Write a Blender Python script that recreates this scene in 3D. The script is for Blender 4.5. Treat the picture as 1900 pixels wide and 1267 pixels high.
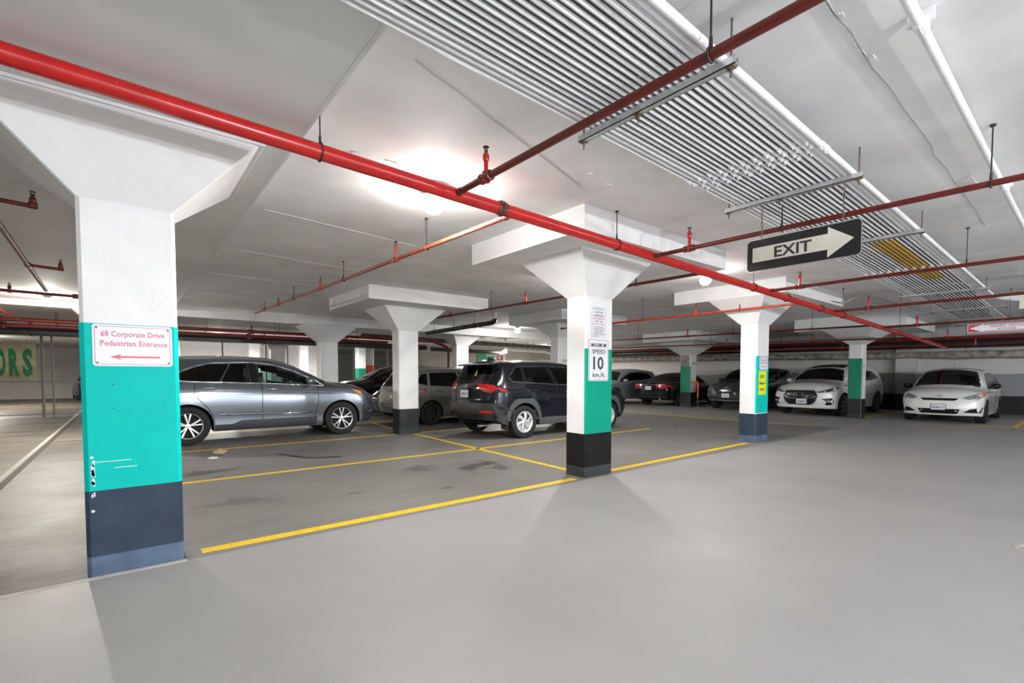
import bpy, bmesh, math, random
from math import pi, sin, cos, sqrt, radians, atan2
from mathutils import Vector, Matrix
from mathutils.bvhtree import BVHTree
from mathutils.geometry import delaunay_2d_cdt

for o in list(bpy.data.objects): bpy.data.objects.remove(o)
scene = bpy.context.scene
col = scene.collection
random.seed(7)

# ------------------------------------------------------------------ camera
cam_data = bpy.data.cameras.new('camera')
cam_data.sensor_width = 36.0
cam_data.lens = 888.0 / 1900.0 * 36.0
cam_data.shift_y = 99.5 / 1900.0
cam_data.clip_start = 0.05
cam_data.clip_end = 200
cam = bpy.data.objects.new('camera', cam_data)
cam.location = (0, 0, 1.3)
cam.rotation_euler = (radians(90 - 2.3), 0, radians(50.9 - 90))
col.objects.link(cam)
scene.camera = cam

# ------------------------------------------------------------------ world, exposure
world = bpy.data.worlds.new('world')
scene.world = world
world.use_nodes = True
world.node_tree.nodes['Background'].inputs[0].default_value = (0.9, 0.93, 1.0, 1)
world.node_tree.nodes['Background'].inputs[1].default_value = 0.05
scene.view_settings.view_transform = 'Standard'
scene.view_settings.look = 'None'
scene.view_settings.gamma = 1.0
scene.view_settings.exposure = 0.77
scene.view_settings.use_curve_mapping = False
try:
    scene.cycles.use_denoising = True
    scene.cycles.max_bounces = 10
    scene.cycles.diffuse_bounces = 6
    scene.cycles.sample_clamp_indirect = 6.0
except Exception:
    pass

# garage lamps and added lights: (x, y, z, watts, colour, with fixture)
WHITE = (1.0, 0.97, 0.93)
COOL = (0.93, 0.96, 1.0)
WARM = (1.0, 0.93, 0.82)
LAMPS = [
    (2.29, 3.97, 2.90, 160, WHITE, True),
    (7.55, 4.20, 2.90, 92, WHITE, True),
    (-1.13, 13.30, 2.78, 380, WARM, True),
    (10.79, 12.97, 2.90, 260, WHITE, True),
    (13.9, 17.6, 2.45, 190, WARM, True),
    (6.30, 5.78, 2.93, 120, WHITE, True),  # added lamp, hidden from the camera, to brighten the middle rows
    # unseen lights without fixtures: behind and beside the camera, beyond the fence
    (1.6, -3.0, 2.05, 240, COOL, False),  # added low fill light to brighten the ceiling and floor
    (2.2, -9.0, 2.0, 540, COOL, False),  # this row is set far back and low to brighten column fronts
    (7.6, -9.0, 2.0, 660, COOL, False),
    (13.2, -7.5, 2.0, 430, COOL, False),
    (-3.2, -9.0, 2.0, 400, COOL, False),
    (-5.5, 9.0, 2.80, 120, WARM, False),
    (3.3, 24.6, 2.85, 420, WHITE, False),
    (8.4, 24.8, 2.85, 300, WHITE, False),
    (-4.5, 28.5, 2.75, 420, WARM, False),
    (19.0, 19.5, 2.85, 260, WARM, False),
]
def add_lamp_light(i, x, y, z, w, c, r=0.06, shaded=True):
    """jelly-jar lamp: most of the light goes down and out, a little grazes the ceiling"""
    out = []
    for kind, k in ((('SPOT', 1.0), ('POINT', 0.22)) if shaded else (('POINT', 1.0),)):
        ld = bpy.data.lights.new('lamp_light', kind)
        ld.energy = w * k
        ld.color = c
        ld.shadow_soft_size = r
        if kind == 'SPOT':
            ld.spot_size = radians(176); ld.spot_blend = 0.35
        lo = bpy.data.objects.new('lamp_light', ld)
        lo.location = (x, y, z)
        col.objects.link(lo); out.append(lo)
    return out

# ------------------------------------------------------------------ materials
MATS = {}
def mat(name, color, rough=0.6, metal=0.0, var=0.06, scale=6.0, bump=0.0, bscale=60.0, spec=0.5, coat=0.0,
        spots=0.0, spot_scale=30.0, spot_col=(0.1, 0.1, 0.1), stretch=None, detail=4.0):
    """procedural paint / plaster / plastic: noise in colour, fine bump, optional chips"""
    if name in MATS: return MATS[name]
    m = bpy.data.materials.new(name); m.use_nodes = True
    nt = m.node_tree; N = nt.nodes; L = nt.links
    b = N['Principled BSDF']
    b.inputs['Roughness'].default_value = rough
    b.inputs['Metallic'].default_value = metal
    b.inputs['Specular IOR Level'].default_value = spec
    b.inputs['Coat Weight'].default_value = coat
    b.inputs['Coat Roughness'].default_value = 0.03
    tc = N.new('ShaderNodeTexCoord')
    src = tc.outputs['Object']
    if stretch:
        mp = N.new('ShaderNodeMapping'); mp.inputs['Scale'].default_value = stretch
        L.new(src, mp.inputs['Vector']); src = mp.outputs['Vector']
    n = N.new('ShaderNodeTexNoise'); n.inputs['Scale'].default_value = scale; n.inputs['Detail'].default_value = detail
    L.new(src, n.inputs['Vector'])
    r = N.new('ShaderNodeValToRGB')
    c = color
    lo = tuple(max(0, v * (1 - var)) for v in c[:3]) + (1,)
    hi = tuple(min(1, v * (1 + var)) for v in c[:3]) + (1,)
    r.color_ramp.elements[0].position = 0.3; r.color_ramp.elements[0].color = lo
    r.color_ramp.elements[1].position = 0.7; r.color_ramp.elements[1].color = hi
    L.new(n.outputs['Fac'], r.inputs['Fac'])
    out = r.outputs['Color']
    if spots > 0:
        n2 = N.new('ShaderNodeTexNoise'); n2.inputs['Scale'].default_value = spot_scale; n2.inputs['Detail'].default_value = 3
        L.new(tc.outputs['Object'], n2.inputs['Vector'])
        r2 = N.new('ShaderNodeValToRGB')
        r2.color_ramp.elements[0].position = 1 - spots - 0.02; r2.color_ramp.elements[1].position = 1 - spots + 0.02
        L.new(n2.outputs['Fac'], r2.inputs['Fac'])
        mx = N.new('ShaderNodeMixRGB'); mx.inputs['Color2'].default_value = tuple(spot_col) + (1,)
        L.new(r2.outputs['Color'], mx.inputs['Fac']); L.new(out, mx.inputs['Color1'])
        out = mx.outputs['Color']
    L.new(out, b.inputs['Base Color'])
    if bump > 0:
        n3 = N.new('ShaderNodeTexNoise'); n3.inputs['Scale'].default_value = bscale; n3.inputs['Detail'].default_value = 3
        L.new(tc.outputs['Object'], n3.inputs['Vector'])
        bp = N.new('ShaderNodeBump'); bp.inputs['Strength'].default_value = bump; bp.inputs['Distance'].default_value = 0.01
        L.new(n3.outputs['Fac'], bp.inputs['Height']); L.new(bp.outputs['Normal'], b.inputs['Normal'])
    MATS[name] = m
    return m

def emit_mat(name, color, strength):
    if name in MATS: return MATS[name]
    m = bpy.data.materials.new(name); m.use_nodes = True
    b = m.node_tree.nodes['Principled BSDF']
    b.inputs['Base Color'].default_value = tuple(color) + (1,)
    b.inputs['Emission Color'].default_value = tuple(color) + (1,)
    b.inputs['Emission Strength'].default_value = strength
    MATS[name] = m
    return m

def glass_mat(name, tint, refl=0.08):
    """thin tinted pane: tinted transparency plus a fresnel reflection"""
    if name in MATS: return MATS[name]
    m = bpy.data.materials.new(name); m.use_nodes = True
    nt = m.node_tree; N = nt.nodes; L = nt.links
    N.remove(N['Principled BSDF'])
    out = [n for n in N if n.type == 'OUTPUT_MATERIAL'][0]
    t = N.new('ShaderNodeBsdfTransparent'); t.inputs[0].default_value = tuple(tint) + (1,)
    g = N.new('ShaderNodeBsdfGlossy'); g.inputs['Roughness'].default_value = 0.02
    lw = N.new('ShaderNodeFresnel'); lw.inputs['IOR'].default_value = 1.5
    mx = N.new('ShaderNodeMixShader')
    L.new(lw.outputs[0], mx.inputs[0]); L.new(t.outputs[0], mx.inputs[1]); L.new(g.outputs[0], mx.inputs[2])
    L.new(mx.outputs[0], out.inputs['Surface'])
    MATS[name] = m
    return m

def car_paint(name, color, metal=0.0, rough=0.25, coat=1.0, spec=0.5):
    return mat(name, color, rough=rough, metal=metal, var=0.03, scale=300, spec=spec, coat=coat)

M_white = mat('white_column_paint', (0.76, 0.76, 0.76), 0.55, var=0.05, scale=3, bump=0.10, bscale=40)
M_green = mat('green_column_paint', (0.0, 0.315, 0.205), 0.5, var=0.04, scale=4, bump=0.1, bscale=40, spots=0.24, spot_scale=9, spot_col=(0.0, 0.34, 0.225), spec=0.12)
M_green_cool_lit = mat('cool_lit_green_column_paint', (0.0, 0.50, 0.44), 0.5, var=0.04, scale=4, bump=0.1, bscale=40, spots=0.24, spot_scale=9, spot_col=(0.0, 0.53, 0.47), spec=0.12)  # column green with a cool light put into its colour
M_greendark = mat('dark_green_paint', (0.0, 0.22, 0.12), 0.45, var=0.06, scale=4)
M_black = mat('black_base_paint', (0.013, 0.014, 0.017), 0.5, var=0.3, scale=5, bump=0.2, bscale=30, spots=0.27, spot_scale=10, spot_col=(0.022, 0.025, 0.03))
M_navy = mat('navy_base_paint', (0.030, 0.047, 0.078), 0.5, spec=0.2, var=0.2, scale=5, bump=0.2, bscale=30, spots=0.27, spot_scale=9, spot_col=(0.042, 0.060, 0.092))
M_slate = mat('slate_skirting_paint', (0.085, 0.125, 0.19), 0.5, spec=0.25, var=0.25, scale=6, bump=0.25, bscale=30, spots=0.28, spot_scale=12, spot_col=(0.05, 0.07, 0.09))
M_charcoal = mat('charcoal_skirting_paint', (0.024, 0.029, 0.031), 0.42, var=0.25, scale=6, bump=0.25, bscale=30)
M_chip = mat('chipped_paint', (0.75, 0.75, 0.76), 0.6, var=0.1, scale=20)
M_ceil = mat('ceiling_paint', (0.80, 0.80, 0.80), 0.75, var=0.10, scale=1.6, bump=0.10, bscale=14, spots=0.255, spot_scale=22, spot_col=(0.60, 0.60, 0.60), detail=6)
M_ceil2 = mat('ceiling_paint_dull', (0.75, 0.75, 0.74), 0.75, var=0.09, scale=0.8, bump=0.10, bscale=14, spots=0.225, spot_scale=15, spot_col=(0.62, 0.62, 0.62), detail=6)
M_panel = mat('panel_paint', (0.74, 0.74, 0.74), 0.65, var=0.05, scale=2.2, bump=0.3, bscale=18, spots=0.22, spot_scale=22, spot_col=(0.5, 0.49, 0.46))
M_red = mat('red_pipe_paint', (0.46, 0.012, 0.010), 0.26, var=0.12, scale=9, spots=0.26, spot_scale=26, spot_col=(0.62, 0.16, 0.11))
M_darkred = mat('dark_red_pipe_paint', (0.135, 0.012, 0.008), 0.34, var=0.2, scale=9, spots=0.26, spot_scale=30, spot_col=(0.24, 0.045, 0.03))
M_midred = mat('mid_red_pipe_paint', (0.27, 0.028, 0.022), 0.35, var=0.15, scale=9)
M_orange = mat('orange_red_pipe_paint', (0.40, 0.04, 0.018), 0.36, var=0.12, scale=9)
M_conduit = mat('white_conduit_paint', (0.83, 0.83, 0.86), 0.4, var=0.05, scale=20)
M_yconduit = mat('yellow_conduit_paint', (0.62, 0.36, 0.04), 0.45, var=0.12, scale=20)
M_zinc = mat('galvanised_steel', (0.60, 0.61, 0.62), 0.38, metal=0.8, var=0.12, scale=25)
M_rust = mat('rusty_steel', (0.17, 0.12, 0.08), 0.7, metal=0.3, var=0.4, scale=40)
M_iron = mat('dark_iron', (0.05, 0.04, 0.04), 0.5, metal=0.5, var=0.3, scale=40)
M_blackpipe = mat('black_drain_pipe', (0.022, 0.021, 0.019), 0.3, var=0.3, scale=14)
M_dirty = mat('dirty_lagging', (0.33, 0.31, 0.27), 0.8, var=0.6, scale=5, bump=0.6, bscale=20, detail=7)
M_yellow = mat('yellow_line_paint', (0.80, 0.52, 0.012), 0.5, var=0.12, scale=14, spots=0.25, spot_scale=16, spot_col=(0.50, 0.33, 0.06), bump=0.2, bscale=120)
M_signwhite = mat('sign_white', (0.74, 0.75, 0.78), 0.35, var=0.04, scale=8)
M_signblack = mat('sign_black', (0.012, 0.012, 0.012), 0.35, var=0.3, scale=8)
M_signred = mat('sign_red', (0.52, 0.05, 0.08), 0.4, var=0.08, scale=12)
M_signcream = mat('sign_cream', (0.66, 0.64, 0.55), 0.35, var=0.06, scale=8)
M_banner = mat('banner_cream', (0.52, 0.46, 0.29), 0.7, var=0.2, scale=3)
M_bannergreen = mat('banner_green', (0.0, 0.19, 0.065), 0.6, var=0.15, scale=3)
M_signyellow = mat('sign_yellow', (0.78, 0.83, 0.02), 0.4, var=0.06, scale=8)
M_text = mat('lettering_black', (0.03, 0.03, 0.035), 0.5, var=0.2, scale=30)
M_bolt = mat('bolt_steel', (0.10, 0.10, 0.11), 0.4, metal=0.7, var=0.2, scale=60)

# ------------------------------------------------------------------ geometry helpers
class MB:
    def __init__(s): s.v = []; s.f = []
    def add(s, vs, fs, M=None):
        b = len(s.v)
        if M is not None: vs = [tuple(M @ Vector(v)) for v in vs]
        s.v.extend([tuple(v) for v in vs]); s.f.extend([tuple(i + b for i in f) for f in fs])
        return s
    def box(s, x0, x1, y0, y1, z0, z1, M=None):
        vs = [(x0,y0,z0),(x1,y0,z0),(x1,y1,z0),(x0,y1,z0),(x0,y0,z1),(x1,y0,z1),(x1,y1,z1),(x0,y1,z1)]
        return s.add(vs, [(0,3,2,1),(4,5,6,7),(0,1,5,4),(1,2,6,5),(2,3,7,6),(3,0,4,7)], M)
    def frustum(s, r0, z0, r1, z1, M=None, c=0.0, bot=True, top=True):
        """r = (x0,x1,y0,y1) rectangles at two heights; c chamfers the vertical edges"""
        def ring(r, z):
            x0,x1,y0,y1 = r
            if c <= 0: return [(x0,y0,z),(x1,y0,z),(x1,y1,z),(x0,y1,z)]
            return [(x0+c,y0,z),(x1-c,y0,z),(x1,y0+c,z),(x1,y1-c,z),(x1-c,y1,z),(x0+c,y1,z),(x0,y1-c,z),(x0,y0+c,z)]
        a = ring(r0, z0); b = ring(r1, z1); n = len(a)
        fs = [(i,(i+1)%n,n+(i+1)%n,n+i) for i in range(n)]
        if bot: fs.append(tuple(reversed(range(n))))
        if top: fs.append(tuple(range(n,2*n)))
        return s.add(a+b, fs, M)
    def prism(s, poly, z0, z1, M=None):
        n = len(poly)
        vs = [(p[0],p[1],z0) for p in poly] + [(p[0],p[1],z1) for p in poly]
        fs = [(i,(i+1)%n,n+(i+1)%n,n+i) for i in range(n)] + [tuple(reversed(range(n))), tuple(range(n,2*n))]
        return s.add(vs, fs, M)
    def tube(s, pts, r, n=10, caps=True, closed=False):
        """round tube along a polyline; r a number or one per point"""
        P = [Vector(p) for p in pts]; m = len(P)
        rr = r if isinstance(r, (list, tuple)) else [r]*m
        base = len(s.v); up = None
        for i in range(m):
            if closed: t = (P[(i+1)%m]-P[(i-1)%m])
            else: t = (P[min(i+1,m-1)]-P[max(i-1,0)])
            t.normalize()
            if up is None:
                a = Vector((0,0,1)) if abs(t.z) < 0.9 else Vector((1,0,0))
                up = (a - t*a.dot(t)).normalized()
            else:
                up = (up - t*up.dot(t))
                if up.length < 1e-6: up = t.orthogonal()
                up.normalize()
            side = t.cross(up)
            k = 1.0
            if 0 < i < m-1 or closed:
                d0 = (P[i]-P[(i-1)%m]).normalized(); 
                k = 1/max(0.5, d0.dot(t))
            for j in range(n):
                a = 2*pi*j/n
                s.v.append(tuple(P[i] + (up*cos(a)+side*sin(a))*rr[i]*(k if False else 1.0)))
        segs = m if closed else m-1
        for i in range(segs):
            for j in range(n):
                a = base+i*n+j; b = base+i*n+(j+1)%n
                c = base+((i+1)%m)*n+(j+1)%n; d = base+((i+1)%m)*n+j
                s.f.append((a,b,c,d))
        if caps and not closed:
            s.f.append(tuple(base+j for j in reversed(range(n))))
            s.f.append(tuple(base+(m-1)*n+j for j in range(n)))
        return s
    def lathe(s, prof, n=16, M=None, closed=False):
        """profile of (r, h) turned about local z"""
        vs=[]; fs=[]; m=len(prof)
        for (r,h) in prof:
            for j in range(n):
                a=2*pi*j/n; vs.append((r*cos(a), r*sin(a), h))
        for i in range(m if closed else m-1):
            for j in range(n):
                i2=(i+1)%m
                fs.append((i*n+j, i*n+(j+1)%n, i2*n+(j+1)%n, i2*n+j))
        if not closed:
            if prof[0][0] > 1e-5: fs.append(tuple(reversed(range(n))))
            if prof[-1][0] > 1e-5: fs.append(tuple((m-1)*n+j for j in range(n)))
        return s.add(vs, fs, M)
    def sphere(s, c, r, n=12, m=8, sc=(1,1,1)):
        vs=[]; fs=[]
        for i in range(m+1):
            t=pi*i/m
            for j in range(n):
                a=2*pi*j/n
                vs.append((c[0]+r*sc[0]*sin(t)*cos(a), c[1]+r*sc[1]*sin(t)*sin(a), c[2]+r*sc[2]*cos(t)))
        for i in range(m):
            for j in range(n):
                fs.append((i*n+j,(i+1)*n+j,(i+1)*n+(j+1)%n,i*n+(j+1)%n))
        return s.add(vs, fs)
    def build(s, name, material, parent=None, org=(0,0,0), smooth=None, weld=False, bevel=0.0, kind=None):
        me = bpy.data.meshes.new(name)
        o3 = org
        me.from_pydata([(v[0]-o3[0], v[1]-o3[1], v[2]-o3[2]) for v in s.v], [], s.f)
        if weld or smooth is not None or True:
            bm = bmesh.new(); bm.from_mesh(me)
            if weld: bmesh.ops.remove_doubles(bm, verts=bm.verts, dist=1e-4)
            bmesh.ops.recalc_face_normals(bm, faces=bm.faces)
            bm.to_mesh(me); bm.free()
        if smooth is not None:
            for p in me.polygons: p.use_smooth = True
            try: me.set_sharp_from_angle(angle=radians(smooth))
            except Exception: pass
        if isinstance(material, (list, tuple)):
            for mm in material: me.materials.append(mm)
        else: me.materials.append(material)
        ob = bpy.data.objects.new(name, me)
        col.objects.link(ob)
        if parent is not None: ob.parent = parent
        else: ob.location = org
        if bevel > 0:
            md = ob.modifiers.new('bevel', 'BEVEL'); md.width = bevel; md.segments = 2; md.limit_method = 'ANGLE'
        if kind: ob['kind'] = kind
        return ob

def tag(o, label, cat, group=None):
    o['label'] = label; o['category'] = cat
    if group: o['group'] = group
    return o
def thing(name, label, cat, loc=(0,0,0), rz=0.0, group=None):
    o = bpy.data.objects.new(name, None); o.empty_display_size = 0.2
    col.objects.link(o); o.location = loc; o.rotation_euler = (0,0,rz)
    return tag(o, label, cat, group)
def struct(o):
    o['kind'] = 'structure'; return o
def copy_obj(o, parent=None):
    c = o.copy(); col.objects.link(c)
    if parent is not None: c.parent = parent
    return c
def copy_thing(root, loc, label=None, rz=None):
    r = root.copy(); col.objects.link(r); r.location = loc
    if rz is not None: r.rotation_euler = (0,0,rz)
    if label: r['label'] = label
    for ch in list(root.children):
        c = copy_obj(ch, r)
        for g in list(ch.children): copy_obj(g, c)
    return r

_fontcache = {}
def text_mb(mb, body, cx, cz, h, width=None, M=None, bold=0.0, depth=0.0015, italic=0.0):
    """lettering in the local xz plane facing -y, centred on (cx, cz); h = cap height"""
    key = (body, bold, italic)
    if key not in _fontcache:
        cu = bpy.data.curves.new('lettering', 'FONT'); cu.body = body; cu.size = 1.0
        cu.resolution_u = 2; cu.offset = bold; cu.shear = italic
        ob = bpy.data.objects.new('lettering', cu); col.objects.link(ob)
        dg = bpy.context.evaluated_depsgraph_get()
        me = bpy.data.meshes.new_from_object(ob.evaluated_get(dg))
        vs = [tuple(v.co) for v in me.vertices]; fs = [tuple(p.vertices) for p in me.polygons]
        bpy.data.objects.remove(ob); bpy.data.curves.remove(cu); bpy.data.meshes.remove(me)
        _fontcache[key] = (vs, fs)
    vs, fs = _fontcache[key]
    if not vs: return
    x0=min(v[0] for v in vs); x1=max(v[0] for v in vs)
    capline = 0.72
    s = h/capline; sx = s if width is None else width/(x1-x0)
    xm=(x0+x1)/2
    V=[(cx+(v[0]-xm)*sx, -depth, cz+(v[1]-capline/2)*s) for v in vs]
    mb.add(V, fs, M)

def round_rect(x0,x1,z0,z1,r,n=4):
    pts=[]
    for (cx,cz,a0) in ((x1-r,z0+r,-pi/2),(x1-r,z1-r,0),(x0+r,z1-r,pi/2),(x0+r,z0+r,pi)):
        for k in range(n+1):
            a=a0+(pi/2)*k/n; pts.append((cx+r*cos(a), cz+r*sin(a)))
    return pts
def plate_mb(mb, poly, y0, y1, M=None):
    """poly in xz extruded along y"""
    n=len(poly)
    vs=[(p[0],y0,p[1]) for p in poly]+[(p[0],y1,p[1]) for p in poly]
    fs=[(i,(i+1)%n,n+(i+1)%n,n+i) for i in range(n)]+[tuple(range(n)),tuple(reversed(range(n,2*n)))]
    mb.add(vs,fs,M)
# ------------------------------------------------------------------ floor materials
def floor_mat(name, base, rough, stains=(), streak=0.0, streak_col=(0.1,0.08,0.06), speck=0.35, big=0.1, rvar=0.08, cracks=False, spec=0.4):
    m = bpy.data.materials.new(name); m.use_nodes = True
    nt = m.node_tree; N = nt.nodes; L = nt.links
    b = N['Principled BSDF']
    b.inputs['Specular IOR Level'].default_value = spec
    tc = N.new('ShaderNodeTexCoord'); P = tc.outputs['Object']
    def noise(scale, detail=4, src=P, rough_=0.55):
        n = N.new('ShaderNodeTexNoise'); n.inputs['Scale'].default_value = scale
        n.inputs['Detail'].default_value = detail; n.inputs['Roughness'].default_value = rough_
        L.new(src, n.inputs['Vector']); return n.outputs['Fac']
    def ramp(f, p0, p1, c0=(0,0,0,1), c1=(1,1,1,1)):
        r = N.new('ShaderNodeValToRGB'); e = r.color_ramp.elements
        e[0].position = p0; e[1].position = p1; e[0].color = c0; e[1].color = c1
        L.new(f, r.inputs['Fac']); return r.outputs['Color']
    def mixc(f, a, bb, mode='MIX'):
        x = N.new('ShaderNodeMixRGB'); x.blend_type = mode
        if isinstance(f, (int, float)): x.inputs[0].default_value = f
        else: L.new(f, x.inputs[0])
        for k, v in ((1, a), (2, bb)):
            if isinstance(v, tuple): x.inputs[k].default_value = v
            else: L.new(v, x.inputs[k])
        return x.outputs[0]
    c = ramp(noise(0.7, 6), 0.3, 0.7, tuple(v*(1-big) for v in base)+(1,), tuple(v*(1+big) for v in base)+(1,))
    c = mixc(0.5, c, ramp(noise(260, 2), 0.35, 0.65, (0.5-speck*0.5,)*3+(1,), (0.5+speck*0.5,)*3+(1,)), 'OVERLAY')
    if streak > 0:
        mp = N.new('ShaderNodeMapping'); mp.inputs['Scale'].default_value = (0.5, 3.2, 1)
        L.new(P, mp.inputs['Vector'])
        s = ramp(noise(1.7, 12, mp.outputs['Vector'], 0.72), 0.48, 0.66)
        ms = N.new('ShaderNodeMath'); ms.operation = 'MULTIPLY'; ms.inputs[1].default_value = streak
        L.new(s, ms.inputs[0])
        c = mixc(ms.outputs[0], c, tuple(streak_col)+(1,))
    if cracks:
        vo = N.new('ShaderNodeTexVoronoi'); vo.feature = 'DISTANCE_TO_EDGE'; vo.inputs['Scale'].default_value = 0.35
        ad = N.new('ShaderNodeVectorMath'); ad.operation = 'ADD'
        nn = N.new('ShaderNodeTexNoise'); nn.inputs['Scale'].default_value = 3; nn.inputs['Detail'].default_value = 5
        L.new(P, nn.inputs['Vector'])
        sc = N.new('ShaderNodeVectorMath'); sc.operation = 'SCALE'; sc.inputs['Scale'].default_value = 0.5
        L.new(nn.outputs['Color'], sc.inputs[0]); L.new(P, ad.inputs[0]); L.new(sc.outputs[0], ad.inputs[1])
        L.new(ad.outputs[0], vo.inputs['Vector'])
        ck = ramp(vo.outputs['Distance'], 0.0, 0.005, (1,1,1,1), (0,0,0,1))
        ckm = N.new('ShaderNodeMath'); ckm.operation = 'MULTIPLY'; ckm.inputs[1].default_value = 0.55; L.new(ck, ckm.inputs[0]); c = mixc(ckm.outputs[0], c, (0.12, 0.105, 0.09, 1))
    # oil and water stains with their own outline
    dn = N.new('ShaderNodeTexNoise'); dn.inputs['Scale'].default_value = 3.0; dn.inputs['Detail'].default_value = 6
    L.new(P, dn.inputs['Vector'])
    for (sx, sy, rx, ry, dark) in stains:
        mp = N.new('ShaderNodeMapping'); mp.vector_type = 'POINT'
        mp.inputs['Location'].default_value = (-sx/rx, -sy/ry, 0); mp.inputs['Scale'].default_value = (1/rx, 1/ry, 0)
        L.new(P, mp.inputs['Vector'])
        ln = N.new('ShaderNodeVectorMath'); ln.operation = 'LENGTH'; L.new(mp.outputs['Vector'], ln.inputs[0])
        ma = N.new('ShaderNodeMath'); ma.operation = 'MULTIPLY_ADD'; ma.inputs[1].default_value = 3.2; L.new(dn.outputs['Fac'], ma.inputs[0]); L.new(ln.outputs['Value'], ma.inputs[2])
        k = ramp(ma.outputs[0], 0.0, 1.0)
        # ramp over the summed value: inside < ~2.2
        mr = N.new('ShaderNodeMapRange'); mr.inputs['From Min'].default_value = 1.75; mr.inputs['From Max'].default_value = 2.35
        mr.inputs['To Min'].default_value = dark; mr.inputs['To Max'].default_value = 0.0
        L.new(ma.outputs[0], mr.inputs['Value'])
        c = mixc(mr.outputs[0], c, (0.05, 0.045, 0.04, 1))
    L.new(c, b.inputs['Base Color'])
    rr = N.new('ShaderNodeMapRange'); rr.inputs['To Min'].default_value = rough - rvar; rr.inputs['To Max'].default_value = rough + rvar
    L.new(noise(1.3, 5), rr.inputs['Value']); L.new(rr.outputs[0], b.inputs['Roughness'])
    bp = N.new('ShaderNodeBump'); bp.inputs['Strength'].default_value = 0.22; bp.inputs['Distance'].default_value = 0.004
    L.new(noise(150, 3), bp.inputs['Height']); L.new(bp.outputs['Normal'], b.inputs['Normal'])
    return m

FM_coat = floor_mat('coated_floor', (0.30, 0.294, 0.286), 0.52, big=0.07, speck=0.22, stains=((11.2, 4.3, 0.55, 0.3, 0.7),))
FM_bay = floor_mat('bay_floor', (0.205, 0.20, 0.187), 0.5, big=0.14, speck=0.2, streak=0.35, streak_col=(0.12,0.115,0.105),
    stains=((0.95, 5.6, 0.6, 0.35, 0.45), (0.85, 7.55, 0.7, 0.35, 0.85), (3.9, 5.6, 0.75, 0.5, 0.75), (3.2, 5.95, 0.4, 0.3, 0.6),
            (5.0, 8.6, 0.5, 0.4, 0.6), (3.9, 8.9, 0.35, 0.25, 0.5), (2.0, 5.2, 0.15, 0.1, 0.7), (2.9, 4.75, 0.12, 0.08, 0.7), (10.6, 9.0, 0.9, 0.5, 0.4)))
FM_bare = floor_mat('bare_concrete', (0.185, 0.170, 0.153), 0.55, big=0.3, speck=0.5, streak=0.8, streak_col=(0.105,0.09,0.075), cracks=True,
    stains=((-0.55, 4.35, 1.2, 0.33, 0.8), (-3.0, 4.2, 2.6, 0.25, 0.8)), spec=0.3)

# room extents
X0, X1, Y0, Y1 = -9.0, 23.2, -14.0, 38.0
XS = 0.98          # the slab band to the left of this line hangs lower
ZC, ZL = 3.05, 2.92

def slab(name, x0, x1, y0, y1, z0, z1, m):
    return struct(MB().box(x0, x1, y0, y1, z0, z1).build(name, m))
fl = slab('floor', X0, X1, Y0, 4.03, -0.25, 0.0, FM_coat)
slab('floor', 13.9, X1, 4.03, Y1, -0.25, 0.0, FM_coat)
fl_bay = slab('floor', 0.32, 13.9, 4.03, Y1, -0.25, 0.0, FM_bay)
fl_bare = slab('floor', X0, 0.32, 4.03, Y1, -0.25, -0.004, FM_bare)

# expansion joint strip in the bare concrete and kerb edge
def joint(x0, y0, x1, y1, w, m, name, z=0.0):
    d = Vector((x1-x0, y1-y0, 0)).normalized(); n = Vector((-d.y, d.x, 0))*w/2
    a = Vector((x0,y0,0)); b = Vector((x1,y1,0))
    mb = MB(); P = [a-n, b-n, b+n, a+n]
    mb.prism([(p.x,p.y) for p in P], z-0.002, z+0.003)
    return mb.build(name, m, None)
M_joint = mat('dark_joint_filler', (0.075, 0.065, 0.055), 0.8, var=0.3, scale=20)
M_jointlight = mat('pale_joint_edge', (0.46, 0.44, 0.41), 0.7, var=0.15, scale=10)
M_tar = mat('black_tar_patch', (0.022, 0.022, 0.024), 0.5, var=0.3, scale=20)
j = joint(-1.15, 4.6, -1.15, 36, 0.07, M_joint, 'floor_joint', -0.003); j.parent = fl_bare
j = joint(-1.23, 4.6, -1.23, 36, 0.06, M_jointlight, 'floor_joint', -0.0035); j.parent = fl_bare
j = joint(-1.05, 13.0, -0.1, 13.0, 0.03, M_joint, 'floor_joint', -0.003); j.parent = fl_bare
j = joint(X0, 4.035, 0.32, 4.035, 0.05, M_jointlight, 'floor_edge', -0.001); j.parent = fl_bare

# yellow parking lines: painted strips of the floor
def line(x0, y0, x1, y1, w=0.10, parent=fl_bay):
    o = joint(x0, y0, x1, y1, w, M_yellow, 'parking_line', 0.0); o.parent = parent; return o
line(0.42, 4.17, 4.40, 4.16, 0.105)
line(5.16, 4.22, 9.36, 4.30, 0.105)
line(0.36, 6.97, 10.1, 7.00, 0.09)
line(0.36, 9.85, 4.66, 9.85, 0.085)
line(5.05, 9.68, 4.74, 4.55, 0.095)
line(5.3, 9.85, 8.2, 9.85, 0.085)
line(5.4, 12.75, 9.3, 12.75, 0.085)
line(5.35, 12.7, 5.0, 10.25, 0.085)
line(0.36, 12.75, 4.9, 12.75, 0.085)
line(13.86, 4.7, 14.0, 11.6, 0.085, fl)
line(17.4, 7.15, 22.6, 7.15, 0.10, fl)
line(17.75, 4.62, 22.6, 4.62, 0.10, fl)
line(17.4, 1.35, 22.6, 1.35, 0.10, fl)
line(17.35, 1.0, 17.35, 2.0, 0.10, fl)
line(-5.8, 22.2, -1.6, 27.5, 0.10, fl_bare); line(-6.5, 26.0, -2.0, 31.5, 0.10, fl_bare)

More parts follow.
